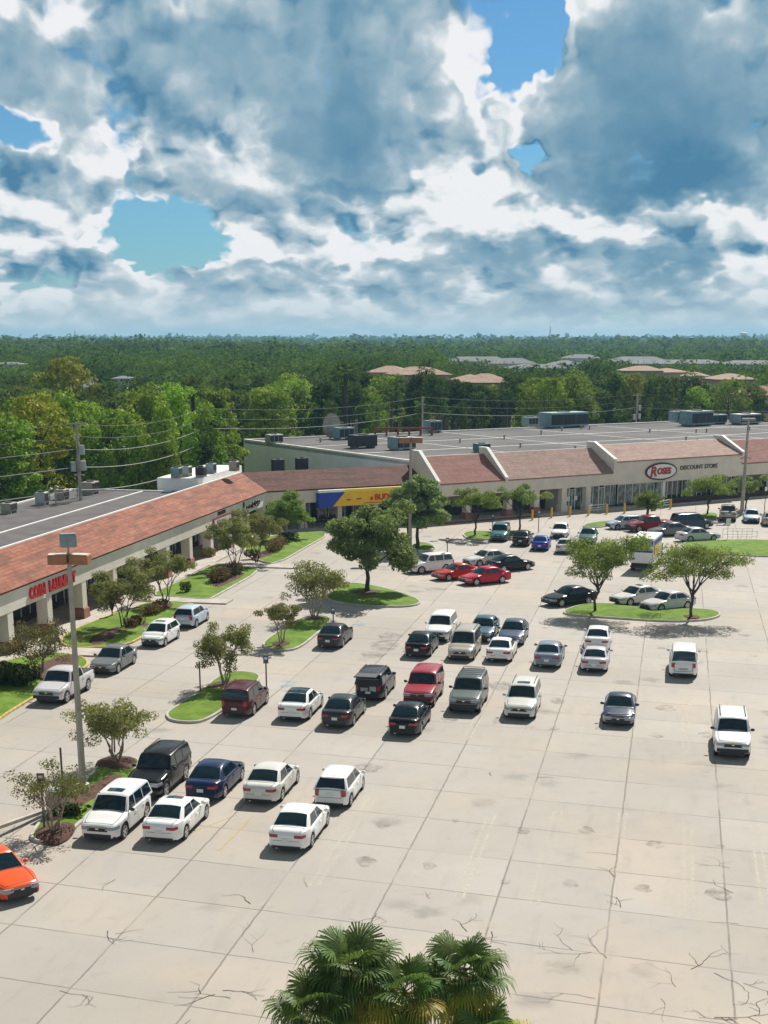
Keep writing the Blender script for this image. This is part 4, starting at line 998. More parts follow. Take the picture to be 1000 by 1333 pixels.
    # cowl strip, bonnet creases, boot seam
    m = MB(); xc = p['cowl']; zc = p['hood']+.085; m.add([(xc-.02,-wb_*.86,zc-.01),(xc-.02,wb_*.86,zc-.01),(xc+.13,wb_*.84,zc-.012),(xc+.13,-wb_*.84,zc-.012),(xc+.03,-wb_*.4,zc+.012),(xc+.03,wb_*.4,zc+.012)], [(0,4,5,1),(0,3,4),(1,5,2),(3,2,5,4)]); m.obj('cowl_strip', M['trim'], root)
    m = MB()
    for s_ in (1,-1):
        ps = [(x, s_*wpl(x)*.80, interp(top, x)+.008) for x in [xc+.12+(hl-.22-xc-.12)*k/5 for k in range(6)]]; m.tube(ps, .011, 4)
    x_ = hl-.20; m.tube([(x_, y_*wpl(x_)*.8, interp(top, x_)+.012+.012*(1-abs(y_))) for y_ in (-1,-.5,0,.5,1)], .010, 4); m.obj('bonnet_seam', M['trim'], root)
    m = MB(); xt = -hl-.004
    if long_:
        for s_ in (1,-1): m.tube([(xt,s_*W/2*.60,.50),(xt,s_*W/2*.66,p['tail']-.18)], .012, 4)
        m.tube([(xt-.0,-W/2*.60,.50),(xt,W/2*.60,.50)], .012, 4); m.box(xt-.03,xt,-.28,.28,p['tail']-.40,p['tail']-.36)
    else:
        m.tube([(xt,-W/2*.62,p['tail']-.36),(xt,W/2*.62,p['tail']-.36)], .010, 4); m.tube([(p['rgb']-.16,-W/2*.74,p['deck']+.006),(p['rgb']-.16,0,p['deck']+.03),(p['rgb']-.16,W/2*.74,p['deck']+.006)], .009, 4)
        for s_ in (1,-1): m.tube([(p['rgb']-.16,s_*W/2*.74,p['deck']+.006),(-hl+.2,s_*W/2*.68,p['deck']+.0),(-hl+.06,s_*W/2*.60,p['tail']-.02)], .009, 4)
    m.obj('boot_seam', M['trim'], root)
    m = MB(); m.tube([(xt-.01,W/2*.42,.27),(xt-.07,W/2*.42,.27)], .035, 8); m.obj('exhaust', M['chrome'], root)
    # lamps, grille, bumpers, plates, mirrors
    def strip(xe, sg_x, y_in, x_back, z0, z1, mm, name, th=.02):
        for s_ in (1,-1):
            pl = [(xe+sg_x*th, s_*y_in), (xe+sg_x*th, s_*(wpl(xe)*.9)), (xe+sg_x*(th-.02), s_*(wpl(xe)+.012))]
            k = 4
            for i in range(1,k+1):
                x = xe+(x_back-xe)*i/k; pl.append((x, s_*(wpl(x)+.014)))
            m = MB(); m.grid([[(x,y,z0) for x,y in pl],[(x,y,(z0+z1)/2) for x,y in pl],[(x-sg_x*.03*(1 if i<3 else 0),y*.985,z1) for i,(x,y) in enumerate(pl)]], flip=(s_*sg_x < 0))
            m.grid([[(x-sg_x*.03*(1 if i<3 else 0),y*.985,z1) for i,(x,y) in enumerate(pl)],[(x-sg_x*.09,y*.90,z1+.005) for x,y in pl]], flip=(s_*sg_x < 0))
            m.obj(name, M[mm], root, smooth=50)
    nz = p['nose']
    strip(hl, 1, wpl(hl)*.52, hl-.42, nz-.19, nz-.045, 'headlamp', 'headlight')
    if kind in ('van','suv','hatch','bigsuv'): strip(-hl, -1, wpl(hl)*.80, -hl+.14, p['tail']-.30, p['tail']-.02, 'taillamp', 'taillight')
    else: strip(-hl, -1, wpl(hl)*.52, -hl+.24, p['tail']-.22, p['tail']-.095, 'taillamp', 'taillight')
    m = MB(); m.box(hl-.02,hl+.018,-.46,.46,nz-.26,nz-.06); 
    gr = m.obj('grille', M['trim'], root)
    c_ = MB(); c_.box(hl+.0185,hl+.028,-.43,.43,nz-.085,nz-.07); c_.box(hl+.0185,hl+.03,-.07,.07,nz-.17,nz-.11); c_.obj('chrome_bar', M['chrome'], gr)
    m = MB(); m.box(hl-.03,hl+.02,-.62,.62,.28,.46); m.obj('front_intake', M['trim'], root)
    m = MB(); m.box(-hl-.02,-hl+.05,-.64,.64,.27,.37); m.obj('rear_valance', M['trim'], root)
    if boxy:
        for s_ in (1,-1):
            m = MB(); xe = s_*hl; m.bevbox(min(xe,xe+s_*.09),max(xe,xe+s_*.09),-W/2*.86,W/2*.86,.46,.62,.02); m.obj('bumper', M['chrome'] if opts.get('chrome') else M['trim'], root)
    zp = p['tail']-.20 if not long_ else .60
    if kind in ('sedan','coupe'): zp = p['tail']-.32
    m = MB(); m.box(-hl-.028,-hl-.012,-.16,.16,zp-.08,zp+.08); m.obj('licence_plate', M['plate'], root)
    for s_ in (1,-1):
        m = MB(); x = p['cowl']-.22; y = s_*(W/2+.09); z = p['belt']+.06
        m.ball((x,y,z+.02),(.07,.12,.085),10,6); m.box(x-.03,x+.03,min(y,s_*(W/2-.10)),max(y,s_*(W/2-.10)),z-.03,z); m.obj('mirror', M['trim'] if boxy or clad else M['paint'], root, smooth=60)
    if opts.get('rails'):
        for s_ in (1,-1):
            m = MB(); y = s_*wt_*.86; m.tube([(p['wst']-.25,y,zr+.01),(p['wst']-.32,y,zr+.075),(p['rrt']+.25,y,zr+.085),(p['rrt']+.12,y,zr+.01)], .022, 6); m.obj('roof_rail', M['trim'] if not opts.get('chrome') else M['chrome'], root)
    if opts.get('rack'):
        m = MB()
        for i in range(5):
            x = p['wst']-.35-i*(p['wst']-.35-p['rrt']-.2)/4; m.box(x-.025,x+.025,-wt_*.84,wt_*.84,zr+.085,zr+.115)
        m.obj('roof_rack', M['trim'], root)
    if opts.get('sunroof'):
        m = MB(); x0, x1 = p['wst']-.65, p['wst']-.22; m.add([(x0,-.38,zr+.045),(x1,-.36,zr+.025),(x1,.36,zr+.025),(x0,.38,zr+.045),(x0,0,zr+.065),(x1,0,zr+.045)], [(0,1,5,4),(4,5,2,3)]); m.obj('sunroof', M['car_glass'], root)
    if opts.get('blackroof'):
        m = MB(); rs = []
        for x, z in C_[2:7]: h = half(z); rs.append([(x,y*h,z+.06-.035*abs(y)) for y in (-.86,-.45,0,.45,.86)])
        m.grid(rs); m.obj('black_roof', M['car_glass'], root, smooth=60)
    if opts.get('bed'):
        m = MB(); m.box(-hl+.12,p['rgb']-.08,-W/2+.16,W/2-.16,p['deck']-.02,p['deck']+.035); m.obj('bed_cover', M['trim'], root)
    if opts.get('spoiler'):
        m = MB(); m.bevbox(p['rrt']-.18,p['rrt']+.12,-wt_*.8,wt_*.8,zr-.06,zr-.01,.02); m.obj('spoiler', M['paint'], root)
    if opts.get('spare'):
        m = MB(); m.tube([(-hl-.02,0,.86),(-hl-.22,0,.86)], .34, 18); m.obj('spare_wheel', M['tyre'], root, smooth=40)
    if opts.get('open'):
        m = MB(); m.box(-hl-.015,-hl+.02,-W/2*.72,W/2*.72,.66,p['tail']+.35); m.obj('boot_opening', M['trim'], root)
        m = MB(); m.bevbox(-hl-.95,-hl+.10,-W/2*.72,W/2*.72,zr+.0,zr+.07,.03); tg = m.obj('raised_tailgate', M['trim'], root)
        m = MB()
        for (a_,b_,z_,h_) in ((-.5,-.1,.66,.3),(.0,.45,.66,.22)): m.box(-hl-.02,-hl-.016,a_,b_,z_,z_+h_)
        m.obj('luggage', M['ac_grey'], root)
    return root
PAINTS = dict(white=(.82,.82,.80), offwhite=(.66,.65,.60), silver=(.58,.57,.58), champ=(.42,.39,.33), grey=(.16,.165,.17), dgrey=(.035,.038,.045), black=(.006,.007,.009), navy=(.014,.028,.085), steel=(.07,.10,.15),
  slate=(.22,.27,.34), maroon=(.09,.02,.025), dred=(.25,.012,.02), red=(.55,.02,.02), crim=(.50,.008,.03), brick=(.34,.035,.05), orange=(.75,.10,.02), teal=(.035,.16,.19), greygreen=(.13,.155,.15), blue=(.012,.05,.42), ice=(.50,.60,.70), green=(.03,.12,.09), dblue=(.035,.055,.10), aqua=(.05,.13,.18))
vcache = {}
VGROUP = 'vehicles standing in the car park'
def vehicle(mode, px, py, kind, col, label, hd=None, flags='', sc=(1,1,1), cat='car', name='parked_car', snapL=None):
    opts = dict((f, True) for f in flags.split())
    key = (kind, tuple(sorted(opts)))
    if key not in vcache: vcache[key] = build_vehicle(kind, opts); r = vcache[key]; first = True
    else: r = copy_tree(vcache[key]); first = False
    L = SPEC[kind]['L']*sc[0]
    g_ = G(px, py)
    if mode == 'A': az = 12 if hd is None else hd; d = dirv(az); cx, cy = g_[0]+d[0]*L/2, g_[1]+d[1]*L/2          # rear bumper nearest
    elif mode == 'T': az = 192 if hd is None else hd; d = dirv(az); cx, cy = g_[0]-d[0]*L/2, g_[1]-d[1]*L/2       # nose nearest
    else: az = hd; cx, cy = g_                                                                                      # centre
    r.location = (cx, cy, 0); r.rotation_euler = (0,0,R(90-az)); r.scale = sc
    r.name = name; tag(r, label, cat, VGROUP)
    def rec(o):
        o.color = (*PAINTS[col], 1)
        for c in o.children: rec(c)
    rec(r)
    if first: vcache[key] = r
    return r
V = [
 # near pair of rows
 ('T',127.5,1099,'suv','white','white SUV with a sunroof facing the camera, beside the near planted island',None,'sunroof clad','car'),
 ('A',207,1101,'sedan','white','white sedan with sunroof and wide red tail lamps, right of the nearest white SUV',None,'sunroof','car'),
 ('A',372.5,1112,'sedan','white','white sedan alone at the front of the near row, seen from behind',None,'','car'),
 ('T',185,1044,'bigsuv','black','black four-wheel drive with side steps facing the camera, behind the nearest white SUV',None,'rails','car'),
 ('A',261,1046,'sedan','navy','dark blue sedan between the black four-wheel drive and the champagne sedan',None,'','car'),
 ('A',336.5,1050,'sedan','offwhite','champagne sedan seen from behind, right of the dark blue sedan',None,'','car'),
 ('A',429.5,1055,'hatch','white','white hatchback with black rear window, right end of the near double row',None,'spoiler','car'),
 # third row
 ('A',305,936,'suv','maroon','dark maroon SUV parked against the left planted island',None,'rails','car'),
 ('A',378.5,941,'sedan','white','white sedan with a black glass roof, right of the maroon SUV',None,'blackroof','car'),
 ('A',435.5,950,'sedan','dgrey','dark grey sedan with silver roof reflections, right of the black-roofed white sedan',None,'','car'),
 ('A',523.5,961,'sedan','black','black sedan seen from behind, in front of the brick red off-roader',None,'','car'),
 ('T',603,931,'bigsuv','greygreen','grey-green off-roader with a full roof rack facing the camera',None,'rails rack','car'),
 ('T',675,939,'suv','offwhite','white SUV facing the camera alone at the right end of the middle row',None,'rails sunroof','car'),
 ('T',804,948,'coupe','dblue','dark steel blue old sedan facing the camera, alone in an open bay',None,'','car'),
 ('T',953,990,'bigsuv','white','white boxy off-roader with black roof rails facing the camera near the right edge',None,'rails','car'),
 ('A',479,914,'suv','dgrey','dark SUV with its tailgate raised and boot open',None,'open rails','car'),
 ('T',543,923,'bigsuv','brick','brick red boxy off-roader with faded roof, facing the camera',None,'','car'),
 # fourth row
 ('A',426.5,846,'sedan','dgrey','dark grey sedan parked beside the middle planted island',None,'','car'),
 ('A',541.5,858,'sedan','black','black sedan with red tail lamps in front of the white crossover',None,'','car'),
 ('T',598.5,862,'van','champ','champagne minivan facing the camera in the middle block of cars',None,'rails','car'),
 ('A',648,864,'coupe','white','white old sedan with a green-tinted rear window, before the dark blue sedan',None,'','car'),
 ('A',711,872,'sedan','slate','slate blue sedan seen from behind, right of the white old sedan',None,'','car'),
 ('A',772.5,877,'coupe','silver','silver sedan nose to tail behind the white car, seen from behind',None,'','car'),
 ('A',889,884,'van','white','white delivery van seen from behind, alone in the right part of the car park',None,'','van'),
 ('T',568,837,'suv','white','white crossover facing the camera, behind the black sedan',None,'','car'),
 ('T',625,837,'sedan','aqua','blue-grey sedan partly hidden behind the champagne minivan',None,'','car'),
 ('T',664,842,'sedan','steel','dark blue sedan facing the camera, behind the white old sedan',None,'','car'),
 ('A',776,850,'sedan','white','white car with red tail lamps just behind the silver sedan',None,'','car'),
 # kerb lane by the arcade
 ('T',61,919,'pickup','silver','silver pickup with a black bed cover parked by the lawn behind the tall lamp',None,'bed','pickup'),
 ('T',131,880,'sedan','grey','grey sedan facing the camera at the kerb by the laundry crossing',None,'','car'),
 ('T',196,844,'hatch','white','white retro hatchback with sunroof facing the camera at the arcade kerb',None,'sunroof','car'),
 ('A',238,819,'hatch','ice','pale ice blue hatchback seen from behind at the arcade kerb',None,'spoiler','car'),
 # behind the right island
 ('C',741,786,'sedan','black','black sedan parked broadside at the left tip of the right island',239.5,'','car'),
 ('C',829,785,'sedan','offwhite','pearl white sedan broadside behind the right island, the left one of two',239.5,'sunroof','car'),
 ('C',869,793,'sedan','silver','silver sedan broadside behind the right island, the right one of two',239.5,'','car'),
 # middle back block
 ('C',559,744,'suv','white','white SUV broadside half hidden under the big oak crown',240,'','car'),
 ('C',594,753,'coupe','red','bright red coupe broadside beside the white SUV under the oak',240,'','car'),
 ('C',631,759,'sedan','crim','crimson sedan broadside, nearest of the back group by the oak',240,'','car'),
 ('C',634,735,'sedan','offwhite','long pale silver sedan broadside behind the red coupe',240,'','car'),
 ('C',664,742,'sedan','black','black sedan with glossy teal windows broadside behind the crimson sedan',60,'','car'),
 # row in front of the tan arcade
 ('T',648,706,'suv','teal','teal SUV facing the camera beside the island with two small trees',None,'','car'),
 ('A',677,712,'sedan','black','black sedan seen from behind, between the teal SUV and the blue coupe',None,'','car'),
 ('A',702,718,'coupe','blue','bright blue coupe seen from behind',None,'','car'),
 ('T',727,702,'sedan','white','white sedan behind the blue coupe and silver coupe',None,'','car'),
 ('A',734,722,'coupe','silver','silver white coupe right of the bright blue coupe',None,'','car'),
 ('T',764,709,'sedan','green','dark green sedan mostly hidden behind the left tree of the right island',None,'','car'),
 # right back block
 ('C',813,688,'hatch','ice','pale blue hatchback broadside left of the dark red pickup',252,'','car'),
 ('C',845,691,'pickup','dred','dark red pickup broadside between pale hatchback and grey sedan',252,'','pickup'),
 ('C',871,697,'sedan','grey','grey sedan broadside in front of the dark blue minivan',252,'','car'),
 ('C',900,688,'van','dblue','dark blue minivan broadside behind the silver sedan',72,'','van'),
 ('C',908,704,'sedan','silver','silver green-tinged sedan broadside at the edge of the long grass strip',74,'','car'),
 ('A',948,680,'pickup','champ','beige pickup left of the foot of the tall right lamp',None,'bed','pickup'),
 ('T',979,682,'sedan','ice','pale blue-silver sedan right of the tall right lamp',None,'','car'),
 ('A',1004,686,'sedan','champ','beige sedan cut off by the right edge of the picture',None,'','car'),
 ('C',-5,1152,'sedan','orange','orange red car cut off by the left edge, driving towards the lower right',140,'','car'),
]
for (mode, px, py, kind, col, label, hd, fl, cat) in V:
    nm = {'pickup':'pickup_truck','van':'parked_van' if kind=='van' else 'parked_car'}.get(cat, 'parked_car')
    vehicle(mode, px, py, kind, col, label, hd, fl, (1,1,1), cat, nm)

# box truck
g_ = G(834, 745); tr = empty('box_truck', (g_[0],g_[1],0), R(90-20), 'white box truck with blue and yellow graphics behind the right island', 'truck')
m = MB(); m.bevbox(0,4.9,-1.1,1.1,.85,3.15,.05); bx = m.obj('cargo_box', M['white'], tr)
m = MB(); m.box(-.02,0,-1.04,1.04,2.45,2.95); m.box(-.02,0,-1.04,1.04,1.85,2.02); m.box(.1,4.8,-1.12,-1.10,2.5,2.95); m.box(.1,.5,-1.12,-1.10,1.6,2.499); m.obj('blue_band', M['navyb'] if 'navyb' in M else mat('navy_band',(.02,.04,.26),.5), bx)
m = MB(); m.box(-.02,0,-1.04,1.04,2.03,2.2); m.obj('green_band', mat('green_band',(.25,.38,.12),.5), bx)
m = MB(); m.box(-.022,-.0,-.35,.45,2.205,2.43); m.box(.6,3.2,-1.12,-1.10,1.5,2.45); m.obj('yellow_patch', M['yellow_awn'], bx)
m = MB(); m.box(-.02,0,-.98,.98,.9,1.84); m.obj('rear_door', M['cap_white'], bx)
m = MB(); m.bevbox(5.0,6.6,-1.0,1.0,.55,2.2,.15); cb = m.obj('cab', M['white'], tr)
m = MB(); m.box(6.601,6.62,-.8,.8,1.35,2.0); m.box(5.6,6.3,-1.02,-1.001,1.35,1.95); m.box(5.6,6.3,1.001,1.02,1.35,1.95); m.obj('window', M['car_glass'], cb)
m = MB(); m.box(.1,6.6,-.7,.7,.5,.84); m.box(-.1,0,-1.0,1.0,.45,.6); m.obj('chassis', M['trim'], tr)
for x in (1.1, 5.8):
    for s_ in (1,-1):
        m = MB(); m.tube([(x,s_*.72,.42),(x,s_*1.04,.42)], .42, 18); wh = m.obj('wheel', M['tyre'], tr, smooth=40); m = MB(); m.tube([(x,s_*1.0,.42),(x,s_*1.05,.42)], .24, 14); m.obj('rim', M['white'], wh, smooth=40)

# ------------------------------------------------------------------ lamps, posts, bollards, poles
def luminaire(parent, x, y, z, lx, ly, lz, body, top, rot=0., name='luminaire'):
    Mx = Matrix.Translation((x,y,z)) @ Matrix.Rotation(rot,4,'Z')
    m = MB(); m.bevbox(-lx/2,lx/2,-ly/2,ly/2,-lz/2,lz/2,.03); me = m.mesh(name, [M[body]]); me.transform(Mx)
    o = bpy.data.objects.new(name, me); link(o, parent)
    m = MB(); m.box(-lx/2+.04,lx/2-.04,-ly/2+.04,ly/2-.04,lz/2+.001,lz/2+.03); me = m.mesh('housing_top', [M[top]]); me.transform(Mx); o2 = bpy.data.objects.new('housing_top', me); link(o2, o)
    m = MB(); m.box(-lx/2+.06,lx/2-.06,-ly/2+.06,ly/2-.06,-lz/2-.02,-lz/2+.001); me = m.mesh('lens', [M['headlamp']]); me.transform(Mx); o3 = bpy.data.objects.new('lens', me); link(o3, o)
    return o
x, y = G(109,1037); o = empty('street_lamp', (x,y,0), 0, 'tall lamp post with two brown box heads and a grey box on top', 'street lamp')
m = MB(); m.tube([(0,0,.2),(0,0,6),(0,0,11.6)], [.17,.14,.10], 4); m.obj('pole', M['galv'], o)
m = MB(); m.tube([(0,0,0),(0,0,.65)], [.32,.30], 16); m.obj('footing', M['kerb'], o, smooth=40)
luminaire(o, -.52,0,11.35,.86,.62,.42,'lum_brown','lum_top',.15); luminaire(o, .52,.0,11.35,.86,.62,.42,'lum_brown','lum_top',-.15)
m = MB(); m.tube([(0,0,11.5),(0,0,12.0)],.05,8); m.obj('stem', M['galv'], o)
luminaire(o, 0,.05,12.2,.72,.55,.56,'lum_grey','lum_grey',.3)
x, y = G(857,0+0) if False else G(965.6,670); o = empty('street_lamp', (x,y,0), 0, 'tall lamp post at the right edge with small cameras half way up', 'street lamp')
m = MB(); m.tube([(0,0,0),(0,0,11.3)], [.26,.13], 8); m.obj('pole', M['wood_pole'], o)
luminaire(o, 0,0,11.45,1.6,.6,.25,'lum_grey','lum_top',0)
m = MB(); m.box(-.5,.5,-.04,.04,6.9,6.98); m.box(-.62,-.42,-.12,.12,6.75,6.9); m.box(.42,.62,-.12,.12,6.75,6.9); m.obj('camera_arm', M['lum_grey'], o)
# third lamp behind the oaks: find the ground spot whose 11.6 m top projects to the head
Y3 = 142.; X3 = at(535,Y3,11.4)[0]; z3 = zat(573,Y3)
o = empty('street_lamp', (X3,Y3,0), 0, 'brown flat-headed lamp post rising out of the back oak beside the yellow awning', 'street lamp')
m = MB(); m.tube([(0,0,0),(0,0,z3-.1)], [.2,.12], 8); m.obj('pole', M['galv'], o)
luminaire(o, -.62,0,z3,1.1,.7,.5,'lum_brown','lum_top',.1); luminaire(o, .62,0,z3,1.1,.7,.5,'lum_brown','lum_top',-.1)

def post(px, py, h, label, face=None, colr='pole_dark', rad=.045, fw=.32, fh=.46, group=None, z=0.0, rot=0.):
    x, y = G(px, py); o = empty('sign_post', (x,y,z), rot, label, 'sign', group)
    m = MB(); m.tube([(0,0,0),(0,0,h)], rad, 6); m.obj('post', M[colr], o)
    if face:
        m = MB(); m.bevbox(-fw/2,fw/2,-.06,-.045,h-fh,h+.04,.008); f = m.obj('sign_panel', M[face], o)
        m = MB(); m.box(-fw*.30,fw*.30,-.066,-.0605,h-fh*.45,h-fh*.15); m.obj('marking', M['white'], f)
    return o
post(347,897,2.1,'accessible parking sign post beside the maroon SUV','signface')
post(434,826,2.0,'accessible parking sign post behind the dark grey sedan of the middle island','signface')
post(582,742,3.0,'dark sign post with short arm standing between oak and back row','sign_brown')
post(261,903,2.0,'bare dark post at the edge of the left planted island',None)
post(58,1083,2.7,'brown sign on a post at the near tip of the near island','sign_brown',fw=.34,fh=.42)
post(83,1042,2.6,'bare dark post behind the thin crape myrtle of the near island',None,rad=.05)
post(641,697,2.3,'grey sign post between the two small trees near the tan arcade','signface')
post(701,693,2.4,'grey sign post behind the black sedan near the tan arcade','signface')
post(778,652,2.2,'sign post at the store kerb left of the middle store tree','signface')
post(995,668,3.2,'white-topped sign post at the right picture edge before the store','cap_white' )
post(1022,680,2.2,'sign post outside the right edge','signface') if False else None
# utility cabinet by the near island
x, y = G(76,1062); o = empty('utility_cabinet', (x,y,.2), R(-20), 'small grey metal cabinet behind the thin crape myrtle', 'cabinet')
m = MB(); m.bevbox(-.42,.42,-.35,.35,0,1.05,.04); b_ = m.obj('casing', M['ac_grey'], o); m = MB(); m.box(-.36,.36,-.37,-.351,.1,.95); m.obj('door', M['ac_tan'], b_)
for i, (px, py) in enumerate([(693,677),(718,674),(742,672),(766,671),(790,669),(813,668),(873,662)]):
    x, y = G(px, py); m = MB(); m.tube([(0,0,0),(0,0,1.15),(0,0,1.22)], [.13,.13,.07], 12); b_ = m.obj('bollard', M['bollard'], smooth=40, loc=(x,y,0))
    lab = ['leftmost yellow bollard of the store-front row','second yellow bollard from the left of the store-front row','third yellow bollard, left of the glass double door','fourth yellow bollard, right of the glass double door','fifth yellow bollard, right of the white rail','sixth yellow bollard, left of the middle store tree','rightmost yellow bollard before the dark low wall'][i]
    tag(b_, lab, 'bollard', 'yellow bollards along the store front')
for (a, b, lb) in (((768,668),(789,666),'white rail between the fourth and fifth yellow bollards'),((850,664),(872,660),'white rail left of the rightmost yellow bollard')):
    A = G(*a); B = G(*b); m = MB()
    for z in (.35,.65,.95): m.tube([(A[0],A[1],z),(B[0],B[1],z)], .05, 6)
    for k in (0,.5,1): m.tube([(A[0]+(B[0]-A[0])*k,A[1]+(B[1]-A[1])*k,0),(A[0]+(B[0]-A[0])*k,A[1]+(B[1]-A[1])*k,1.0)], .05, 6)
    tag(m.obj('guard_rail', M['white']), lb, 'rail')
# cart corral
g_ = G(966,703); o = empty('cart_corral', (g_[0],g_[1],0), R(0), 'pale metal trolley bay with a sign behind the long grass strip', 'trolley bay')
m = MB()
for y_ in (0,2.0):
    for z in (.35,.95): m.tube([(-1.6,y_,z),(1.6,y_,z)], .03, 6)
    for x_ in (-1.6,-.5,.5,1.6): m.tube([(x_,y_,0),(x_,y_,1.0)], .03, 6)
m.obj('rail', M['frame'], o); m = MB(); m.tube([(-1.6,0,0),(-1.6,0,2.3)],.04,6); m.box(-1.85,-1.35,-.06,-.04,1.6,2.3); m.obj('sign_panel', M['cap_white'], o)

# utility poles and cables
def upole(x, y, h, label, arms=((.95,1.2),), rad=.15, transf=False, mt='wood_pole', rot=0.):
    o = empty('utility_pole', (x,y,0), rot, label, 'utility pole', 'utility poles behind the buildings')
    m = MB(); m.tube([(0,0,0),(0,0,h)], [rad,rad*.7], 8); m.obj('pole', M[mt], o, smooth=40)
    m = MB()
    for k, wd in arms: m.box(-wd,wd,-.06,.06,h*k-.07,h*k+.07)
    m.obj('cross_arm', M['wood_pole'], o)
    if transf:
        for (dx, z) in ((-.45,h-4.6),(.5,h-4.5),(.45,h-3.0)):
            m = MB(); m.tube([(dx,-.3,z),(dx,-.3,z+.9)], .27, 12); m.obj('transformer', M['ac_grey'], o, smooth=40)
    return o
U1 = at(105,138,6); h1 = zat(550,138); upole(U1[0],U1[1],h1,'timber utility pole with grey transformers behind the arcade roof',((.99,1.0),(.62,.5)),.2,True)
U2 = at(266,176,8); h2 = zat(530,176); upole(U2[0],U2[1],h2,'slim pale utility pole between arcade and forest, left of the pale wall',((.97,.7),),.14)
U3 = at(550,228,8); h3 = zat(516,228); upole(U3[0],U3[1],h3,'pale pole in front of the pines behind the middle of the store roof',((.9,.5),),.18)
U4 = at(829,262,8); h4 = zat(512,262); upole(U4[0],U4[1],h4,'utility pole with pale boxes behind the store roof, right of centre',((.97,.9),),.2,True)
U5 = at(773,262,8); upole(U5[0],U5[1],zat(528,262),'thin grey pole left of the pole with pale boxes',((.96,.4),),.14)
U0 = (-74.,98.); U6 = (110.,275.)
def cable(a, b, sag, label, m='cable', r=.022):
    mb = MB(); mb.tube([(a[0]+(b[0]-a[0])*k, a[1]+(b[1]-a[1])*k, a[2]+(b[2]-a[2])*k-sag*4*k*(1-k)) for k in [i/14 for i in range(15)]], r, 4)
    tag(mb.obj('power_line', M[m]), label, 'cable', 'power lines strung behind the buildings')
runs = [(U0,13.2),(U1,h1),(U2,h2),(U3,h3),(U4,h4),(U6,11)]
for (z_, r_, mm) in ((0,.02,'cable'),(1.2,.02,'cable'),(2.4,.03,'cable_pale'),(4.1,.04,'cable_pale'),(6.3,.045,'cable_pale')):
    for i, ((pa, ha), (pb, hb)) in enumerate(zip(runs, runs[1:])):
        if i >= 2 and z_ > 3: continue
        cable((pa[0],pa[1],ha-z_-.1), (pb[0],pb[1],hb-z_-.1), .9, 'sagging dark overhead cable running between the utility poles' if mm == 'cable' else 'thick pale overhead cable running between the utility poles', mm, r_)
# rear fence
m = MB(); A = FL(-14,22.5); B = FL(14,22.5)
a = Vector((*A,0)); b = Vector((*B,0))
for z in (.6,1.3): m.tube([a+Vector((0,0,z)), b+Vector((0,0,z))], .06, 6)
for k in range(12): q_ = a+(b-a)*k/11; m.tube([q_, q_+Vector((0,0,1.4))], .07, 6)
tag(m.obj('rail_fence', M['cap_white']), 'white rail fence at the forest edge left of the pale wall', 'fence')

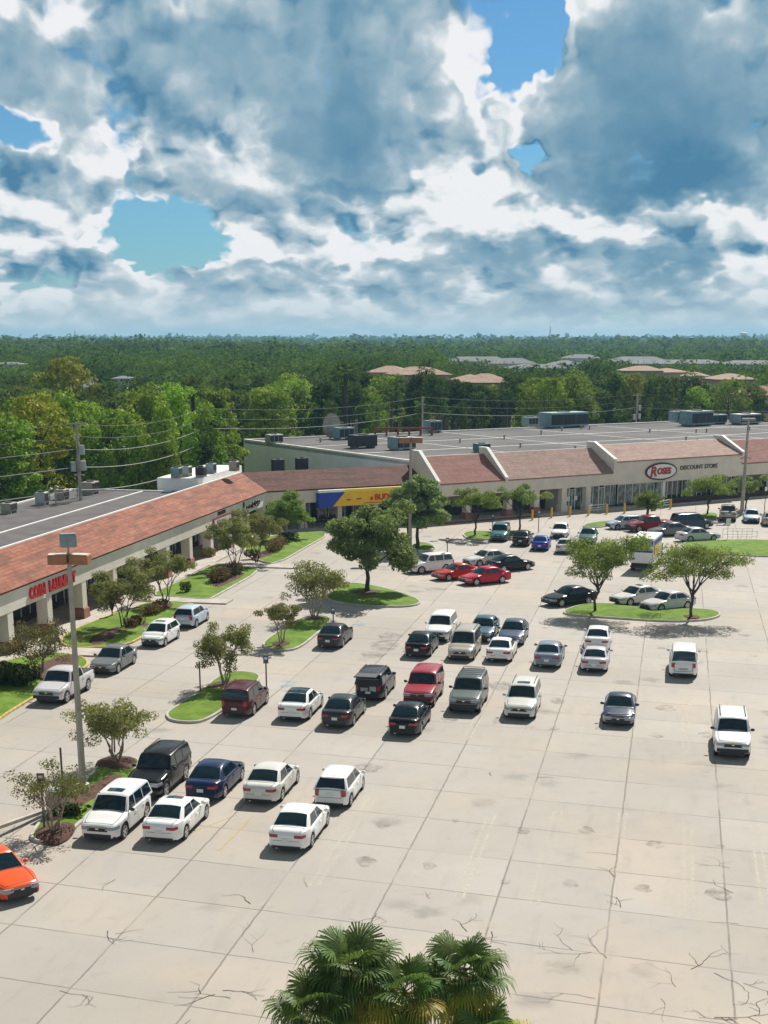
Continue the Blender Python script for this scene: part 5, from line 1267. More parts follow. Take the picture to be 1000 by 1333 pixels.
# ------------------------------------------------------------------ people
def person(px, py, label, shirt, shorts, facing, stride=.28, z=.13):
    x, y = G(px, py, z); o = empty('person', (x,y,z), facing, label, 'person')
    me = bpy.data.meshes.new('body')
    V_ = [(0,0,.95),(0,0,1.15),(0,.01,1.38),(0,.01,1.50),(0,-.02,1.64),(0,-.015,1.74)]
    r_ = [(.15,.11),(.14,.10),(.17,.10),(.055,.055),(.085,.10),(.07,.08)]
    E_ = [(0,1),(1,2),(2,3),(3,4),(4,5)]
    def add(parent, pts):
        i = parent
        for p_, q_ in pts: V_.append(p_); r_.append(q_); E_.append((i, len(V_)-1)); i = len(V_)-1
        return i
    for s_ in (1,-1):
        st = stride*s_
        add(0, [((s_*.10,0,.88),(.10,.10)),((s_*.10,-st*.45,.50),(.065,.07)),((s_*.10,-st*.35+.10*(s_<0),.09),(.045,.05)),((s_*.11,-st*.35-.16,.03),(.04,.03))])
        w_ = add(2, [((s_*.19,.01,1.40),(.06,.06)),((s_*.24,.03+st*.3,1.14),(.042,.042)),((s_*.25,-.08+st*.6,.91),(.03,.03)),((s_*.25,-.12+st*.65,.84),(.036,.022))])
        hx, hy, hz = V_[w_]
        for k in range(4): add(w_, [((hx,hy-.035+.022*k,hz-.07),(.010,.010)),((hx-s_*.012,hy-.04+.022*k,hz-.11-(.01 if k in (1,2) else 0)),(.008,.008))])
        add(w_, [((hx-s_*.01,hy-.055,hz-.02),(.011,.011)),((hx-s_*.02,hy-.075,hz-.05),(.009,.009))])
    me.from_pydata(V_, E_, []); ob = bpy.data.objects.new('body', me); C.objects.link(ob)
    sk = ob.modifiers.new('s','SKIN'); sk.use_smooth_shade = True
    for i, q_ in enumerate(r_): me.skin_vertices[0].data[i].radius = q_
    me.skin_vertices[0].data[0].use_root = True
    sb = ob.modifiers.new('b','SUBSURF'); sb.levels = 1; sb.render_levels = 1
    dg = bpy.context.evaluated_depsgraph_get(); m2 = bpy.data.meshes.new_from_object(ob.evaluated_get(dg)); bpy.data.objects.remove(ob)
    m2.materials.clear(); m2.materials.append(M['skin']); b_ = bpy.data.objects.new('body', m2); link(b_, o)
    # nose and ears on the head
    m = MB(); m.ball((0,-.125,1.645),(.014,.02,.02),6,4); m.ball((.088,-.01,1.65),(.012,.02,.03),6,4); m.ball((-.088,-.01,1.65),(.012,.02,.03),6,4); m.obj('face', M['skin'], o)
    m = MB(); m.ball((.033,-.108,1.68),(.012,.008,.008),6,4); m.ball((-.033,-.108,1.68),(.012,.008,.008),6,4); m.obj('eyes', M['black'], o)
    m = MB(); m.ball((0,.015,1.71),(.098,.112,.095),12,8); m.obj('hair', M['hair'], o, smooth=60)
    def tubeo(name, rings, mt):
        m = MB(); m.grid([[(cx+rx*math.cos(2*math.pi*i/14), cy+ry*math.sin(2*math.pi*i/14), z_) for i in range(14)] for (cx,cy,z_,rx,ry) in rings], closed=True); return m.obj(name, M[mt], o, smooth=60)
    tubeo('shirt', [(0,0,.90,.185,.145),(0,0,1.1,.175,.13),(0,.01,1.3,.20,.135),(0,.01,1.43,.19,.12),(0,.01,1.47,.09,.08)], shirt)
    for s_ in (1,-1): tubeo('sleeve', [(s_*.14,.01,1.43,.09,.08),(s_*.22,.02,1.38,.085,.085),(s_*.245,.03+stride*s_*.2,1.20,.075,.08)], shirt)
    for s_ in (1,-1): tubeo('trouser_leg', [(s_*.07,0,.98,.115,.14),(s_*.10,0,.86,.12,.13),(s_*.10,-stride*s_*.4,.52,.095,.10)], shorts)
    for s_ in (1,-1):
        m = MB(); m.ball((s_*.11,-stride*s_*.35-.06+.10*(s_<0),.045),(.055,.14,.05),10,6); m.obj('shoe', M['tyre'], o, smooth=60)
    return o
person(75,846,'person in white shirt and dark shorts walking by the laundry front','shirt','shorts',R(60))
person(146,802,'person in dark clothes walking behind the second lawn tree','tyre','shorts',R(-30),.2)

# ------------------------------------------------------------------ vegetation
nr = np.random.default_rng(11)
def leaves(centers, sizes, asp=.5, up=.35, outdir=None, rng=nr, bend=False):
    """rhombus leaf faces round centres -> (N*4,3)"""
    n = len(centers); d = rng.normal(size=(n,3)); 
    if outdir is not None: d = d*.8+outdir*1.1
    d[:,2] += up; d /= np.linalg.norm(d,axis=1)[:,None]+1e-9           # face normal
    a = rng.normal(size=(n,3)); a -= (a*d).sum(1)[:,None]*d; a /= np.linalg.norm(a,axis=1)[:,None]+1e-9
    b = np.cross(d, a); s = np.asarray(sizes)[:,None]
    return np.stack([centers-a*s, centers-b*s*asp+d*s*.12, centers+a*s, centers+b*s*asp+d*s*.12], 1).reshape(-1,3)
def blob_pts(rng, c, r, n, shell=.55):
    d = rng.normal(size=(n,3)); d /= np.linalg.norm(d,axis=1)[:,None]; k = shell+(1-shell)*rng.random(n)**.6
    return np.asarray(c)+d*k[:,None]*np.asarray(r), d
def branch_path(a, b, rng, k=5, wob=.06, lift=0.):
    a = np.asarray(a, float); b = np.asarray(b, float); L = np.linalg.norm(b-a); out = []
    for i in range(k):
        t_ = i/(k-1); p_ = a+(b-a)*t_; p_ = p_+rng.normal(size=3)*L*wob*math.sin(math.pi*t_); p_[2] += lift*math.sin(math.pi*t_)*L; out.append(tuple(p_))
    return out
def lot_tree(px, py, kind, cw, ztop, zbase, label, seed=0, z0=.24, stems=5, nleaf=1500, lsize=.11, lm='lf_crape', bark='bark_pale', density=1., name='crape_myrtle', off=(0,0), group=None):
    """cw crown width, crown from zbase to ztop"""
    rng = np.random.default_rng(100+seed); x, y = G(px, py)
    o = empty(name, (x,y,z0-.05), 0, label, 'tree', group)
    H_ = ztop-z0; hb = zbase-z0; R_ = cw/2; tb = MB(); cen = []; 
    if kind == 'crape':
        for s_ in range(stems):
            a = 2*math.pi*s_/stems+rng.random()*.8; sp = R_*(.42+.2*rng.random())
            e1 = np.array([math.cos(a)*sp*.55+off[0]*.5, math.sin(a)*sp*.55+off[1]*.5, hb*1.0]); 
            tb.tube(branch_path((math.cos(a)*.10, math.sin(a)*.10, -.1), e1, rng, 5, .05), [.065,.055,.048,.042,.036], 6)
            for k in range(3):
                a2 = a+(k-1)*.75+rng.normal()*.2; rr = R_*(.5+.38*rng.random()); zz = hb+(H_-hb)*(.30+.55*rng.random())
                e2 = np.array([math.cos(a2)*rr+off[0], math.sin(a2)*rr+off[1], zz]); tb.tube(branch_path(e1, e2, rng, 4, .06), [.036,.026,.02,.01], 5); cen.append(e2)
                for q_ in range(2):
                    e3 = e2+rng.normal(size=3)*R_*.28; e3[2] = min(max(e3[2], hb*.9), H_); tb.tube([tuple(e1+(e2-e1)*.6), tuple(e3)], [.02,.007], 4, cap=False); cen.append(e3)
        cen.append(np.array([off[0],off[1],H_*.88]))
        rad = [R_*(.22+.14*rng.random()) for _ in cen]
    elif kind == 'oak':
        th = hb*.9+.5
        tb.tube(branch_path((0,0,-.1),(0.05,0,th),rng,5,.02), [.26,.19,.17,.15,.13], 10)
        nb_ = 13
        for s_ in range(nb_):
            a = 2*math.pi*s_/nb_*2.4+rng.random()*.4; lvl = (s_+.5)/nb_; zz = hb+(H_-hb)*(.18+.62*lvl); rr = R_*(.72-.45*lvl*lvl)*(.85+.3*rng.random())
            e2 = np.array([math.cos(a)*rr+off[0], math.sin(a)*rr+off[1], zz]); st = np.array([0.05,0,th*(.75+.25*lvl)+(H_-th)*.35*lvl])
            tb.tube(branch_path(st, e2, rng, 5, .05, .03), [.09,.07,.05,.035,.015], 6); cen.append(e2)
            for q_ in range(4):
                e3 = st+(e2-st)*(.5+.5*rng.random())+rng.normal(size=3)*np.array([R_*.26,R_*.26,(H_-hb)*.12]); e3[2] = min(max(e3[2], hb), H_*.98); tb.tube([tuple(st+(e2-st)*.5), tuple(e3)], [.035,.008], 4, cap=False); cen.append(e3)
        tb.tube([(0.05,0,th),(off[0],off[1],H_*.86)], [.13,.02], 6); cen.append(np.array([off[0],off[1],H_*.88])); rad = [R_*(.17+.11*rng.random()) for _ in cen]
    elif kind == 'umbrella':   # open-branched, drooping plumes
        th = hb*.72
        tb.tube(branch_path((0,0,-.1),(off[0]*.2,off[1]*.2,th),rng,5,.04), [.13,.11,.10,.10,.10], 8)
        for s_ in range(stems):
            a = 2*math.pi*s_/stems+rng.random()*.5; st = np.array([off[0]*.2,off[1]*.2,th*(.6+.4*rng.random())]); rr = R_*(.35+.5*rng.random())
            e2 = np.array([math.cos(a)*rr+off[0], math.sin(a)*rr+off[1], hb+(H_-hb)*(.35+.45*rng.random())])
            tb.tube(branch_path(st, e2, rng, 5, .05, .04), [.07,.055,.04,.028,.012], 6); cen.append(e2)
            for q_ in range(3):
                e3 = e2+rng.normal(size=3)*np.array([R_*.33,R_*.33,(H_-hb)*.17]); e3[2] = min(max(e3[2], hb), H_); tb.tube([tuple(st+(e2-st)*.7), tuple(e3)], [.025,.006], 4, cap=False); cen.append(e3)
        cen.append(np.array([off[0],off[1],H_*.9])); rad = [R_*(.22+.16*rng.random()) for _ in cen]
    tb.obj('trunk', M[bark], o, smooth=60)
    nn = int(nleaf*density*2.9); pts = []; ods = []
    wts = np.array(rad)**2; wts /= wts.sum()
    for c, r_, w_ in zip(cen, rad, wts):
        k = max(6, int(nn*w_)); fl = .62 if kind != 'umbrella' else .5
        p_, d_ = blob_pts(rng, c, (r_,r_,r_*fl), k, .35); 
        if kind == 'umbrella': p_[:,2] -= ((p_[:,0]-c[0])**2+(p_[:,1]-c[1])**2)/r_*.35
        pts.append(p_); ods.append(d_)
    pts = np.concatenate(pts); ods = np.concatenate(ods); v = leaves(pts, lsize*.85*(.6+.8*rng.random(len(pts))), .42 if kind != 'umbrella' else .28, .5, ods, rng)
    me = npmesh('crown', v, 4, M[lm]); cr = bpy.data.objects.new('crown', me); link(cr, o)
    return o
T = lot_tree
T(153,997,'crape',3.35,3.25,1.55,'vase-shaped crape myrtle in the mulch ring at the back of the near island',1,stems=7,nleaf=2600,lsize=.085)
T(72,1087,'crape',2.9,3.05,1.3,'thin half-bare crape myrtle at the near tip of the near island',2,stems=6,nleaf=900,lsize=.08,lm='lf_crape')
T(294,896,'crape',3.35,3.75,1.7,'crape myrtle with a full olive crown on the left planted island',3,stems=6,nleaf=2900,lsize=.09)
T(367,841,'crape',2.4,3.0,1.35,'small olive crape myrtle at the near end of the middle island',4,stems=3,nleaf=1500,lsize=.09)
T(409,808,'crape',4.6,4.0,1.9,'wide pale crape myrtle at the far end of the middle island',5,stems=6,nleaf=2400,lsize=.11)
T(478,774,'oak',9.0,8.1,2.6,'big spreading oak on the wide island in the middle of the car park',6,nleaf=7500,lsize=.20,lm='lf_oak',bark='bark_dark',name='oak_tree')
T(543,716,'oak',7.0,8.2,2.4,'round dark oak behind the big spreading oak, in front of the yellow awning',7,nleaf=6500,lsize=.21,lm='lf_oak',bark='bark_dark',name='oak_tree')
T(531,708,'oak',3.8,5.0,2.0,'lower oak squeezed between the big oak and the yellow awning',27,nleaf=2600,lsize=.2,lm='lf_oak',bark='bark_dark',name='oak_tree')
T(775,799,'umbrella',5.8,6.0,3.1,'feathery tree with a drooping crown at the left of the right island',8,stems=9,nleaf=4200,lsize=.14,lm='lf_elm',bark='bark_dark',name='feathery_tree',off=(.35,0))
T(900,807,'umbrella',6.1,5.8,3.3,'open feathery tree with forked stems at the right of the right island',9,stems=10,nleaf=3200,lsize=.14,lm='lf_elm',bark='bark_dark',name='feathery_tree')
T(50,888,'crape',3.6,3.6,1.5,'bronze-leaved crape myrtle on the lawn by the laundry',10,stems=6,nleaf=1800,lsize=.09,lm='lf_crape_red')
T(162,821,'crape',4.2,5.1,1.9,'tall olive crape myrtle on the second lawn by the arcade',11,stems=4,nleaf=3800,lsize=.10,bark='bark_dark')
T(215,788,'crape',3.6,4.5,1.7,'dark green crape myrtle left of the third lawn',12,stems=4,nleaf=3000,lsize=.10,bark='bark_dark',lm='lf_crape')
T(307,744,'crape',4.0,4.9,1.6,'dense crape myrtle beside the burgundy hedge of the third lawn',13,stems=4,nleaf=3200,lsize=.11,bark='bark_dark')
T(334,733,'crape',4.2,4.9,1.7,'crape myrtle on the near end of the fourth lawn',14,stems=4,nleaf=3000,lsize=.11,bark='bark_dark')
T(373,704,'oak',5.4,5.2,2.0,'light green tree on the fourth lawn before the corner wing',15,nleaf=3200,lsize=.16,lm='lf_elm',bark='bark_pale',name='shade_tree')
T(619,699,'umbrella',4.4,5.0,2.9,'left small tree on the island before the tan arcade',16,stems=7,nleaf=1900,lsize=.16,lm='lf_elm',bark='bark_dark',name='small_tree')
T(676,692,'umbrella',4.8,5.2,2.9,'right small tree on the island before the tan arcade',17,stems=7,nleaf=2200,lsize=.16,lm='lf_oak',bark='bark_dark',name='small_tree')
T(842,684,'oak',3.4,4.2,1.9,'slim leaning tree before the store doors',18,nleaf=1200,lsize=.15,lm='lf_elm',bark='bark_dark',name='small_tree')
T(921,672,'umbrella',5.4,4.9,2.7,'wide bushy tree below the discount lettering of the store',19,stems=8,nleaf=2600,lsize=.16,lm='lf_elm',bark='bark_dark',name='small_tree')
T(971,664,'umbrella',5.0,4.3,1.8,'dark drooping tree behind the tall right lamp post',20,stems=7,nleaf=1700,lsize=.18,lm='lf_oak',bark='bark_dark',name='small_tree')

def bush(px, py, rx, ry, rz, label, lm='lf_hedge', rot=0., n=900, size=.09, name='bush', z=.22, group=None):
    x, y = G(px, py); rng = np.random.default_rng(int(px*7+py)); k = max(3, int(rx/ max(.3,ry)*3)); pts = []; od = []
    for i in range(k*2):
        c = ((rng.random()*2-1)*rx*.72, (rng.random()*2-1)*ry*.5, rz*.55); p_, d_ = blob_pts(rng, c, (rx*.42,ry*.6,rz*.5), n//(k*2), .8); pts.append(p_); od.append(d_)
    p_ = np.concatenate(pts); d_ = np.concatenate(od); p_[:,2] = np.maximum(p_[:,2], .03); c_, s_ = math.cos(rot), math.sin(rot)
    p_ = np.stack([p_[:,0]*c_-p_[:,1]*s_, p_[:,0]*s_+p_[:,1]*c_, p_[:,2]],1)
    me = npmesh(name, leaves(p_, size*(.7+.6*rng.random(len(p_))), .6, .2, d_, rng), 4, M[lm]); o = bpy.data.objects.new(name, me); link(o); o.location = (x,y,z); tag(o, label, 'bush', group); return o
hr = R(90-11.4)
bush(288,758,2.6,.85,1.1,'long clipped burgundy hedge on the third lawn',rot=hr,n=2200)
bush(304,751,1.1,.8,1.1,'short dark burgundy bush at the end of the long hedge',rot=hr)
bush(361,718,2.9,.8,1.1,'clipped burgundy hedge on the fourth lawn',rot=hr,n=2200)
bush(242,773,.45,.45,.8,'small dark green ball bush at the near end of the third lawn','lf_shrub',n=400)
bush(203,800,2.6,.7,.7,'dark burgundy hedge behind the pale retro hatchback',rot=hr,n=1600)
bush(176,818,1.2,.7,.6,'low burgundy bush in the mulch of the second lawn',rot=hr)
bush(327,728,.8,.7,.7,'small burgundy bush left of the fourth lawn tree',rot=hr,n=500)
bush(375,706,1.2,.7,.8,'green rounded bush at the foot of the light green lawn tree','lf_shrub',n=700)
bush(8,895,1.6,1.3,1.3,'dark spiky shrub at the left edge on the lawn by the laundry','lf_shrub',n=1200,size=.16)
bush(28,888,1.2,.8,.7,'low dark shrub left of the bronze crape myrtle','lf_shrub',n=800,size=.1)
bush(92,1066,.7,.5,.5,'low green clump below the tall left lamp','lf_shrub',n=500)

# fan palms in the foreground
def fan_palm(x, y, h, label, seed, nf=30, R_=1.15, dead=5):
    rng = np.random.default_rng(seed); o = empty('fan_palm', (x,y,0), 0, label, 'palm tree', 'fan palms at the bottom edge')
    m = MB(); m.tube(branch_path((0,0,-.1),(0.1,0,h-.1),rng,7,.01), [.24,.2,.19,.19,.2,.22,.24], 12); m.obj('trunk', M['bark'], o, smooth=50)
    for i in range(nf+dead):
        isd = i >= nf; a = i*2.39996+rng.random()*.3; el = 1.25-1.75*(i/nf) if not isd else -.75-rng.random()*.3    # radians above horizontal
        hd_ = np.array([math.cos(a),math.sin(a),0.]); dr = hd_*math.cos(el)+np.array([0,0,math.sin(el)]); pl = (.55+.3*rng.random())*(1. if not isd else .6)
        base = np.array([0.1,0,h]); mid = base+dr*pl*.55; hub = base+dr*pl+np.array([0,0,-.08]); 
        side = np.cross(dr, [0,0,1.]); side /= np.linalg.norm(side)+1e-9; upv = np.cross(side, dr)
        fr = MB(); 
        fr.tube([tuple(base),tuple(mid),tuple(hub)], [.022,.016,.012], 4, cap=False)
        ns = 34; fd = dr*.88-np.array([0,0,.30]); fd /= np.linalg.norm(fd)
        for k in range(ns):
            ph = (k/(ns-1)-.5)*R(255); L_ = R_*(.80+.28*math.cos(ph*.62))*(.88+.2*rng.random())
            sd = fd*math.cos(ph)+side*math.sin(ph); sd = sd-upv*.10*abs(math.sin(ph)); sd /= np.linalg.norm(sd); wv = np.cross(sd, upv); wv /= np.linalg.norm(wv)+1e-9
            w_ = .030; dp = np.array([0,0,-1.]); fold = upv*.012*(1 if k%2 else -1)
            p0 = hub; p1 = hub+sd*L_*.45+fold+dp*.03; p2 = hub+sd*L_*.75+dp*(.10+.05*rng.random()); p3 = hub+sd*L_*(.86+.1*rng.random())+dp*(.30+.26*rng.random()+(.1 if isd else 0))
            fr.add([p0-wv*.006, p0+wv*.006, p1+wv*w_, p1-wv*w_, p2+wv*w_*.75, p2-wv*w_*.75, p3], [(0,1,2,3),(3,2,4,5),(5,4,6)])
        fr.obj('frond', M['lf_palm_y'] if (isd or (i > nf-9 and rng.random() < .55)) else M['lf_palm'], o)
    return o
pa = at(452,34.2,5.4); fan_palm(pa[0],pa[1],4.75,'tallest and widest fan palm, left of the bottom edge group',1,26,1.0,5)
pa = at(410,33.2,4.4); fan_palm(pa[0],pa[1],4.0,'low fan palm at the left end of the bottom edge group',2,20,.9,3)
pa = at(521,33.6,4.5); fan_palm(pa[0],pa[1],4.4,'yellowing fan palm in the middle of the bottom edge group',3,18,.85,8)
pa = at(597,34.6,5.0); fan_palm(pa[0],pa[1],4.45,'dark fan palm at the right end of the bottom edge group',4,22,.85,4)
pa = at(625,33.2,3.6); fan_palm(pa[0],pa[1],3.3,'low fan palm cut off by the bottom edge, lowest on the right',5,16,.8,3)

# ------------------------------------------------------------------ woodland
def forest_proto(kind, seed):
    rng = np.random.default_rng(500+seed); tb = MB(); pts, ods = [], []
    if kind == 'broad':
        Ht = 14.; tb.tube(branch_path((0,0,-.2),(rng.normal()*.4,rng.normal()*.4,Ht*.75),rng,6,.02),[.38,.3,.25,.2,.14,.06],8); nb_ = 42; size = .24
        for i in range(nb_):
            l = (i+.5)/nb_; a = i*2.4+rng.random(); z = Ht*(.20+.76*l); rr = 4.4*math.sin(math.pi*min(1,.22+.72*l))**.8*(.6+.5*rng.random()); c = (math.cos(a)*rr, math.sin(a)*rr, z)
            r_ = .8+.75*rng.random(); p_, d_ = blob_pts(rng, c, (r_*1.2,r_*1.2,r_*.65), 120, .5); pts.append(p_); ods.append(d_)
            if i%3 == 0: tb.tube([(0,0,z*.7),tuple(c)],[.12,.03],5,cap=False)
    elif kind == 'tall':
        Ht = 15.; tb.tube(branch_path((0,0,-.2),(0,0,Ht*.85),rng,6,.015),[.3,.26,.22,.18,.12,.05],8); nb_ = 38; size = .22
        for i in range(nb_):
            l = (i+.5)/nb_; a = i*2.4+rng.random(); z = Ht*(.10+.88*l); rr = 2.7*(1-.55*l)*(.5+.7*rng.random()); c = (math.cos(a)*rr, math.sin(a)*rr, z)
            r_ = .65+.6*rng.random(); p_, d_ = blob_pts(rng, c, (r_*1.3,r_*1.3,r_*.6), 115, .45); pts.append(p_); ods.append(d_)
    elif kind == 'pine':
        Ht = 15.; tb.tube([(0,0,-.2),(.1,.1,Ht*.5),(0,0,Ht*.97)],[.22,.17,.05],8); nb_ = 15; size = .22
        for i in range(nb_):
            l = (i+.5)/nb_; a = i*2.4+rng.random(); z = Ht*(.58+.40*l); rr = 2.1*(1-.7*l)*(.5+.6*rng.random())+.2; c = (math.cos(a)*rr, math.sin(a)*rr, z); tb.tube([(0,0,z-.4),tuple(c)],[.06,.02],4,cap=False)
            r_ = .75+.4*rng.random(); p_, d_ = blob_pts(rng, c, (r_*1.2,r_*1.2,r_*.7), 170, .3); pts.append(p_); ods.append(d_)
    elif kind == 'vine':    # columns of hanging growth
        Ht = 12.; tb.tube([(0,0,-.2),(.2,.1,Ht*.8)],[.3,.1],8); nb_ = 34; size = .20
        for i in range(nb_):
            l = (i+.5)/nb_; a = i*2.4+rng.random(); z = Ht*(.04+.92*l); rr = 2.0*(1.05-.75*l*l)*(.6+.6*rng.random()); c = (math.cos(a)*rr, math.sin(a)*rr, z)
            r_ = .8+.6*rng.random(); p_, d_ = blob_pts(rng, c, (r_*.9,r_*.9,r_*.95), 120, .5); pts.append(p_); ods.append(d_)
    elif kind == 'palm':
        Ht = 9.; tb.tube([(0,0,-.2),(.1,0,Ht)],[.22,.18],8); size = .0
        vs = []
        for i in range(26):
            a = i*2.4; el = 1.1-1.7*i/26; d = np.array([math.cos(a)*math.cos(el), math.sin(a)*math.cos(el), math.sin(el)]); s_ = np.cross(d,[0,0,1.]); s_ /= np.linalg.norm(s_); hub = np.array([.1,0,Ht])+d*.8
            for k in range(9):
                ph = (k/8-.5)*2.9; q_ = d*math.cos(ph)+s_*math.sin(ph); w_ = np.cross(q_, [0,0,1.]); w_ /= np.linalg.norm(w_)+1e-9; e = hub+q_*1.2+np.array([0,0,-.3]); vs += [hub, hub+q_*.6+w_*.09, e, hub+q_*.6-w_*.09]
        return tb, np.array(vs), Ht
    p_ = np.concatenate(pts); d_ = np.concatenate(ods)
    return tb, leaves(p_, size*(.6+.8*rng.random(len(p_))), .55, .45, d_, rng), Ht
FP = []
for kind, lm, sd, nm in (('broad','lf_f1',1,'broadleaf_tree'),('broad','lf_f3',2,'broadleaf_tree'),('broad','lf_f2',3,'broadleaf_tree'),('tall','lf_f1',4,'tall_tree'),('tall','lf_f2',5,'tall_tree'),('vine','lf_f2',6,'vine_covered_tree'),('pine','lf_pine',7,'pine_tree'),('broad','lf_f4',8,'golden_tree'),('palm','lf_pine',9,'palm_tree'),('tall','lf_f3',10,'tall_tree'),('vine','lf_f1',11,'vine_covered_tree')):
    tb, v, Ht = forest_proto(kind, sd); tm = tb.mesh('trunk', [M['bark_dark'] if kind != 'pine' else M['bark']], 60); cm = npmesh('crown', v, 4, M[lm]); FP.append((tm, cm, Ht, nm, kind))
LAB = {'broadleaf_tree':['rounded mid-green broadleaf tree','dark green dense broadleaf tree','bright green broadleaf tree'],'tall_tree':['tall narrow mid-green tree','tall narrow bright green tree','tall narrow dark tree'],'vine_covered_tree':['tree draped with bright green climbing vines','tree draped with green climbing vines'],'pine_tree':['slender pine with a bare trunk'],'golden_tree':['golden yellow-green broadleaf tree'],'palm_tree':['thin-trunked palm']}
def lab_of(i): return ['rounded mid-green broadleaf tree','dark green dense broadleaf tree','bright green broadleaf tree','tall narrow mid-green tree','tall narrow bright green tree','tree draped with bright green climbing vines','slender bare-trunked pine','golden yellow-green broadleaf tree','thin-trunked palm','tall narrow dark green tree','tree draped with mid-green climbing vines'][i]
rf = random.Random(21)
def place(i, x, y, h, zone, wid=1.):
    tm, cm, Ht, nm, kd = FP[i]; s_ = h/Ht; wv = s_*wid*rf.uniform(.75,1.0)
    o = empty(nm, (x,y,0), rf.uniform(0,6.28), lab_of(i)+' '+zone, 'tree', lab_of(i)+'s '+zone); o.scale = (wv,wv*rf.uniform(.9,1.1),s_)
    t_ = bpy.data.objects.new('trunk', tm); link(t_, o); c_ = bpy.data.objects.new('crown', cm); link(c_, o); return o
def treetop(px):   # skyline of the nearer woodland in the photograph (pixel row)
    return interp([(-80,505),(0,500),(60,500),(110,515),(200,500),(250,505),(310,490),(370,485),(420,480),(500,482),(560,478),(620,500),(680,484),(760,482),(830,480),(900,480),(960,492),(1080,488)], px)
def blocked(x, y, mg=0):
    s, o_ = frame_inv(OL, AL, (x,y)); 
    if s < 4 and o_ < 25+mg: return True
    s, o_ = frame_inv(OR_, AR, (x,y))
    if -9-mg < s < 130 and o_ < 60+mg: return True
    s2, o2 = frame_inv(OL, AB, (x,y))
    if s2 > -6 and o2 < 16+mg and s < 20: return True
    return y < 60
houses = []
cand = []
for i in range(-36, 70):
    for j in range(0, 76):
        x = i*6.1+(j%2)*3.+rf.uniform(-1.8,1.8); y = 90+j*5.4+rf.uniform(-1.8,1.8)
        px = P_ = (CX+F*x/(y*cT+(H-8)*sT))
        if px < -70 or px > 1075 or blocked(x, y) or (px > 290 and y < 215): continue
        if blocked(x, y-7.5) or blocked(x+6,y-4): edge = True
        else: edge = False
        cand.append((y-(60 if edge else 0), x, y, px, edge))
cand.sort()
near, rest = cand[:285], cand[285:]
def zone_of(px, y):
    if px < 330: return 'in the woodland behind the arcade row'
    if px < 620: return 'behind the left half of the store roof'
    return 'behind the right half of the store roof'
for _, x, y, px, edge in near:
    ytop = treetop(px); hmax = zat(ytop+rf.uniform(0,8), y)
    if px < 330: h = min(hmax, rf.uniform(11.,15.5) if not edge else rf.uniform(8.5,13.5)); opts = [0,0,1,3,3,4,5,5,2,9,10,10,9,8] if y < 190 else [0,1,1,3,9,2,7,8]
    elif px < 440: h = min(hmax, rf.uniform(11,15)); opts = [0,1,3,4,9,2,8,10,9]
    elif px < 680: h = min(hmax, rf.uniform(11,16)); opts = [6,6,6,6,9,8,1] if edge else [6,6,6,8,3]
    else: h = min(hmax, rf.uniform(11.5,16.5)); opts = [0,0,1,3,9,8,2,6,7,10]
    if edge and px > 440: h *= rf.choice((.55,.85,1.,1.)) 
    i = rf.choice(opts); place(i, x, y, max(5.5,h), zone_of(px,y), 1. if FP[i][4] != 'pine' else 1.1)
# some bright features at the arcade's forest edge
for (px, Y, i, py, wd) in ((22,118,4,545,1.3),(52,118,2,565,.75),(2,118,3,535,1.1),(118,130,5,548,1.0),(85,130,10,570,.9),(140,143,5,582,.9),(215,166,5,520,.9),(50,150,7,510,1.1),(90,236,7,462,1.0),(235,172,4,500,1.),(345,200,4,505,1.3),(180,158,10,560,1.)):
    x, y = at(px, Y, 6)
    while blocked(x, y, 1.5): Y += 1.5; x, y = at(px, Y, 6)
    place(i, x, y, zat(py, Y), 'standing out at the forest edge' if Y < 200 else 'rising above the woodland at the left', wd)

# far houses and blocks
def hip_house(px, Y, wx, wy, z_e, z_r, label, rot=0., roof='tile_far', wall='far_wall', name='house', cat='building', group=None, win=True):
    x, y = at(px, Y, z_e); o = empty(name, (x,y,0), R(rot), label, cat, group)
    m = MB(); m.box(-wx/2,wx/2,-wy/2,wy/2,0,z_e); m.obj('wall', M[wall], o)
    m = MB(); e = .7; hw = max(.2, wx/2-wy/2*.8)
    m.add([(-wx/2-e,-wy/2-e,z_e),(wx/2+e,-wy/2-e,z_e),(wx/2+e,wy/2+e,z_e),(-wx/2-e,wy/2+e,z_e),(-hw,0,z_r),(hw,0,z_r)],[(0,1,5,4),(1,2,5),(2,3,4,5),(3,0,4),(3,2,1,0)]); m.obj('roof', M[roof], o)
    if win:
        k = int(wx/3.2)
        for st in range(max(1,int(z_e/2.9))):
            for i in range(k):
                xx = -wx/2+1.6+i*3.2; m = MB(); m.box(xx-.6,xx+.6,-wy/2-.03,-wy/2+.0,1.+st*2.9,2.3+st*2.9); m.obj('window', M['glass_dark'], o)
    houses.append((px, Y, wx, HY+(H-z_e)/Y*1899.)); return o
hip_house(545,300,11,9,zat(487,300),zat(477,300),'orange-roofed apartment block behind the pines, its gable highest',10)
hip_house(508,318,9,9,zat(484,318),zat(476,318),'orange-roofed block left of the highest gable behind the pines',-8)
hip_house(632,285,9,9,zat(497,285),zat(486,285),'clay-roofed cream block right of the pines with dark balconies',5)
hip_house(612,296,6,7,zat(494,296),zat(487,296),'low clay-roofed wing joined to the cream block',5)
hip_house(835,330,9,8,zat(482,330),zat(476,330),'long clay roof showing above the trees right of centre',-4)
hip_house(868,335,7,8,zat(484,335),zat(479,335),'second clay roof above the trees right of the long one',12)
hip_house(950,310,8,8,zat(493,310),zat(486,310),'clay roof above the trees near the right edge',8)
hip_house(990,285,9,9,zat(513,285),zat(502,285),'reddish roofed house at the right edge behind the store',0,'tile_red2')
hip_house(905,322,5,7,zat(489,322),zat(484,322),'small clay roof between the trees at the far right',-10)
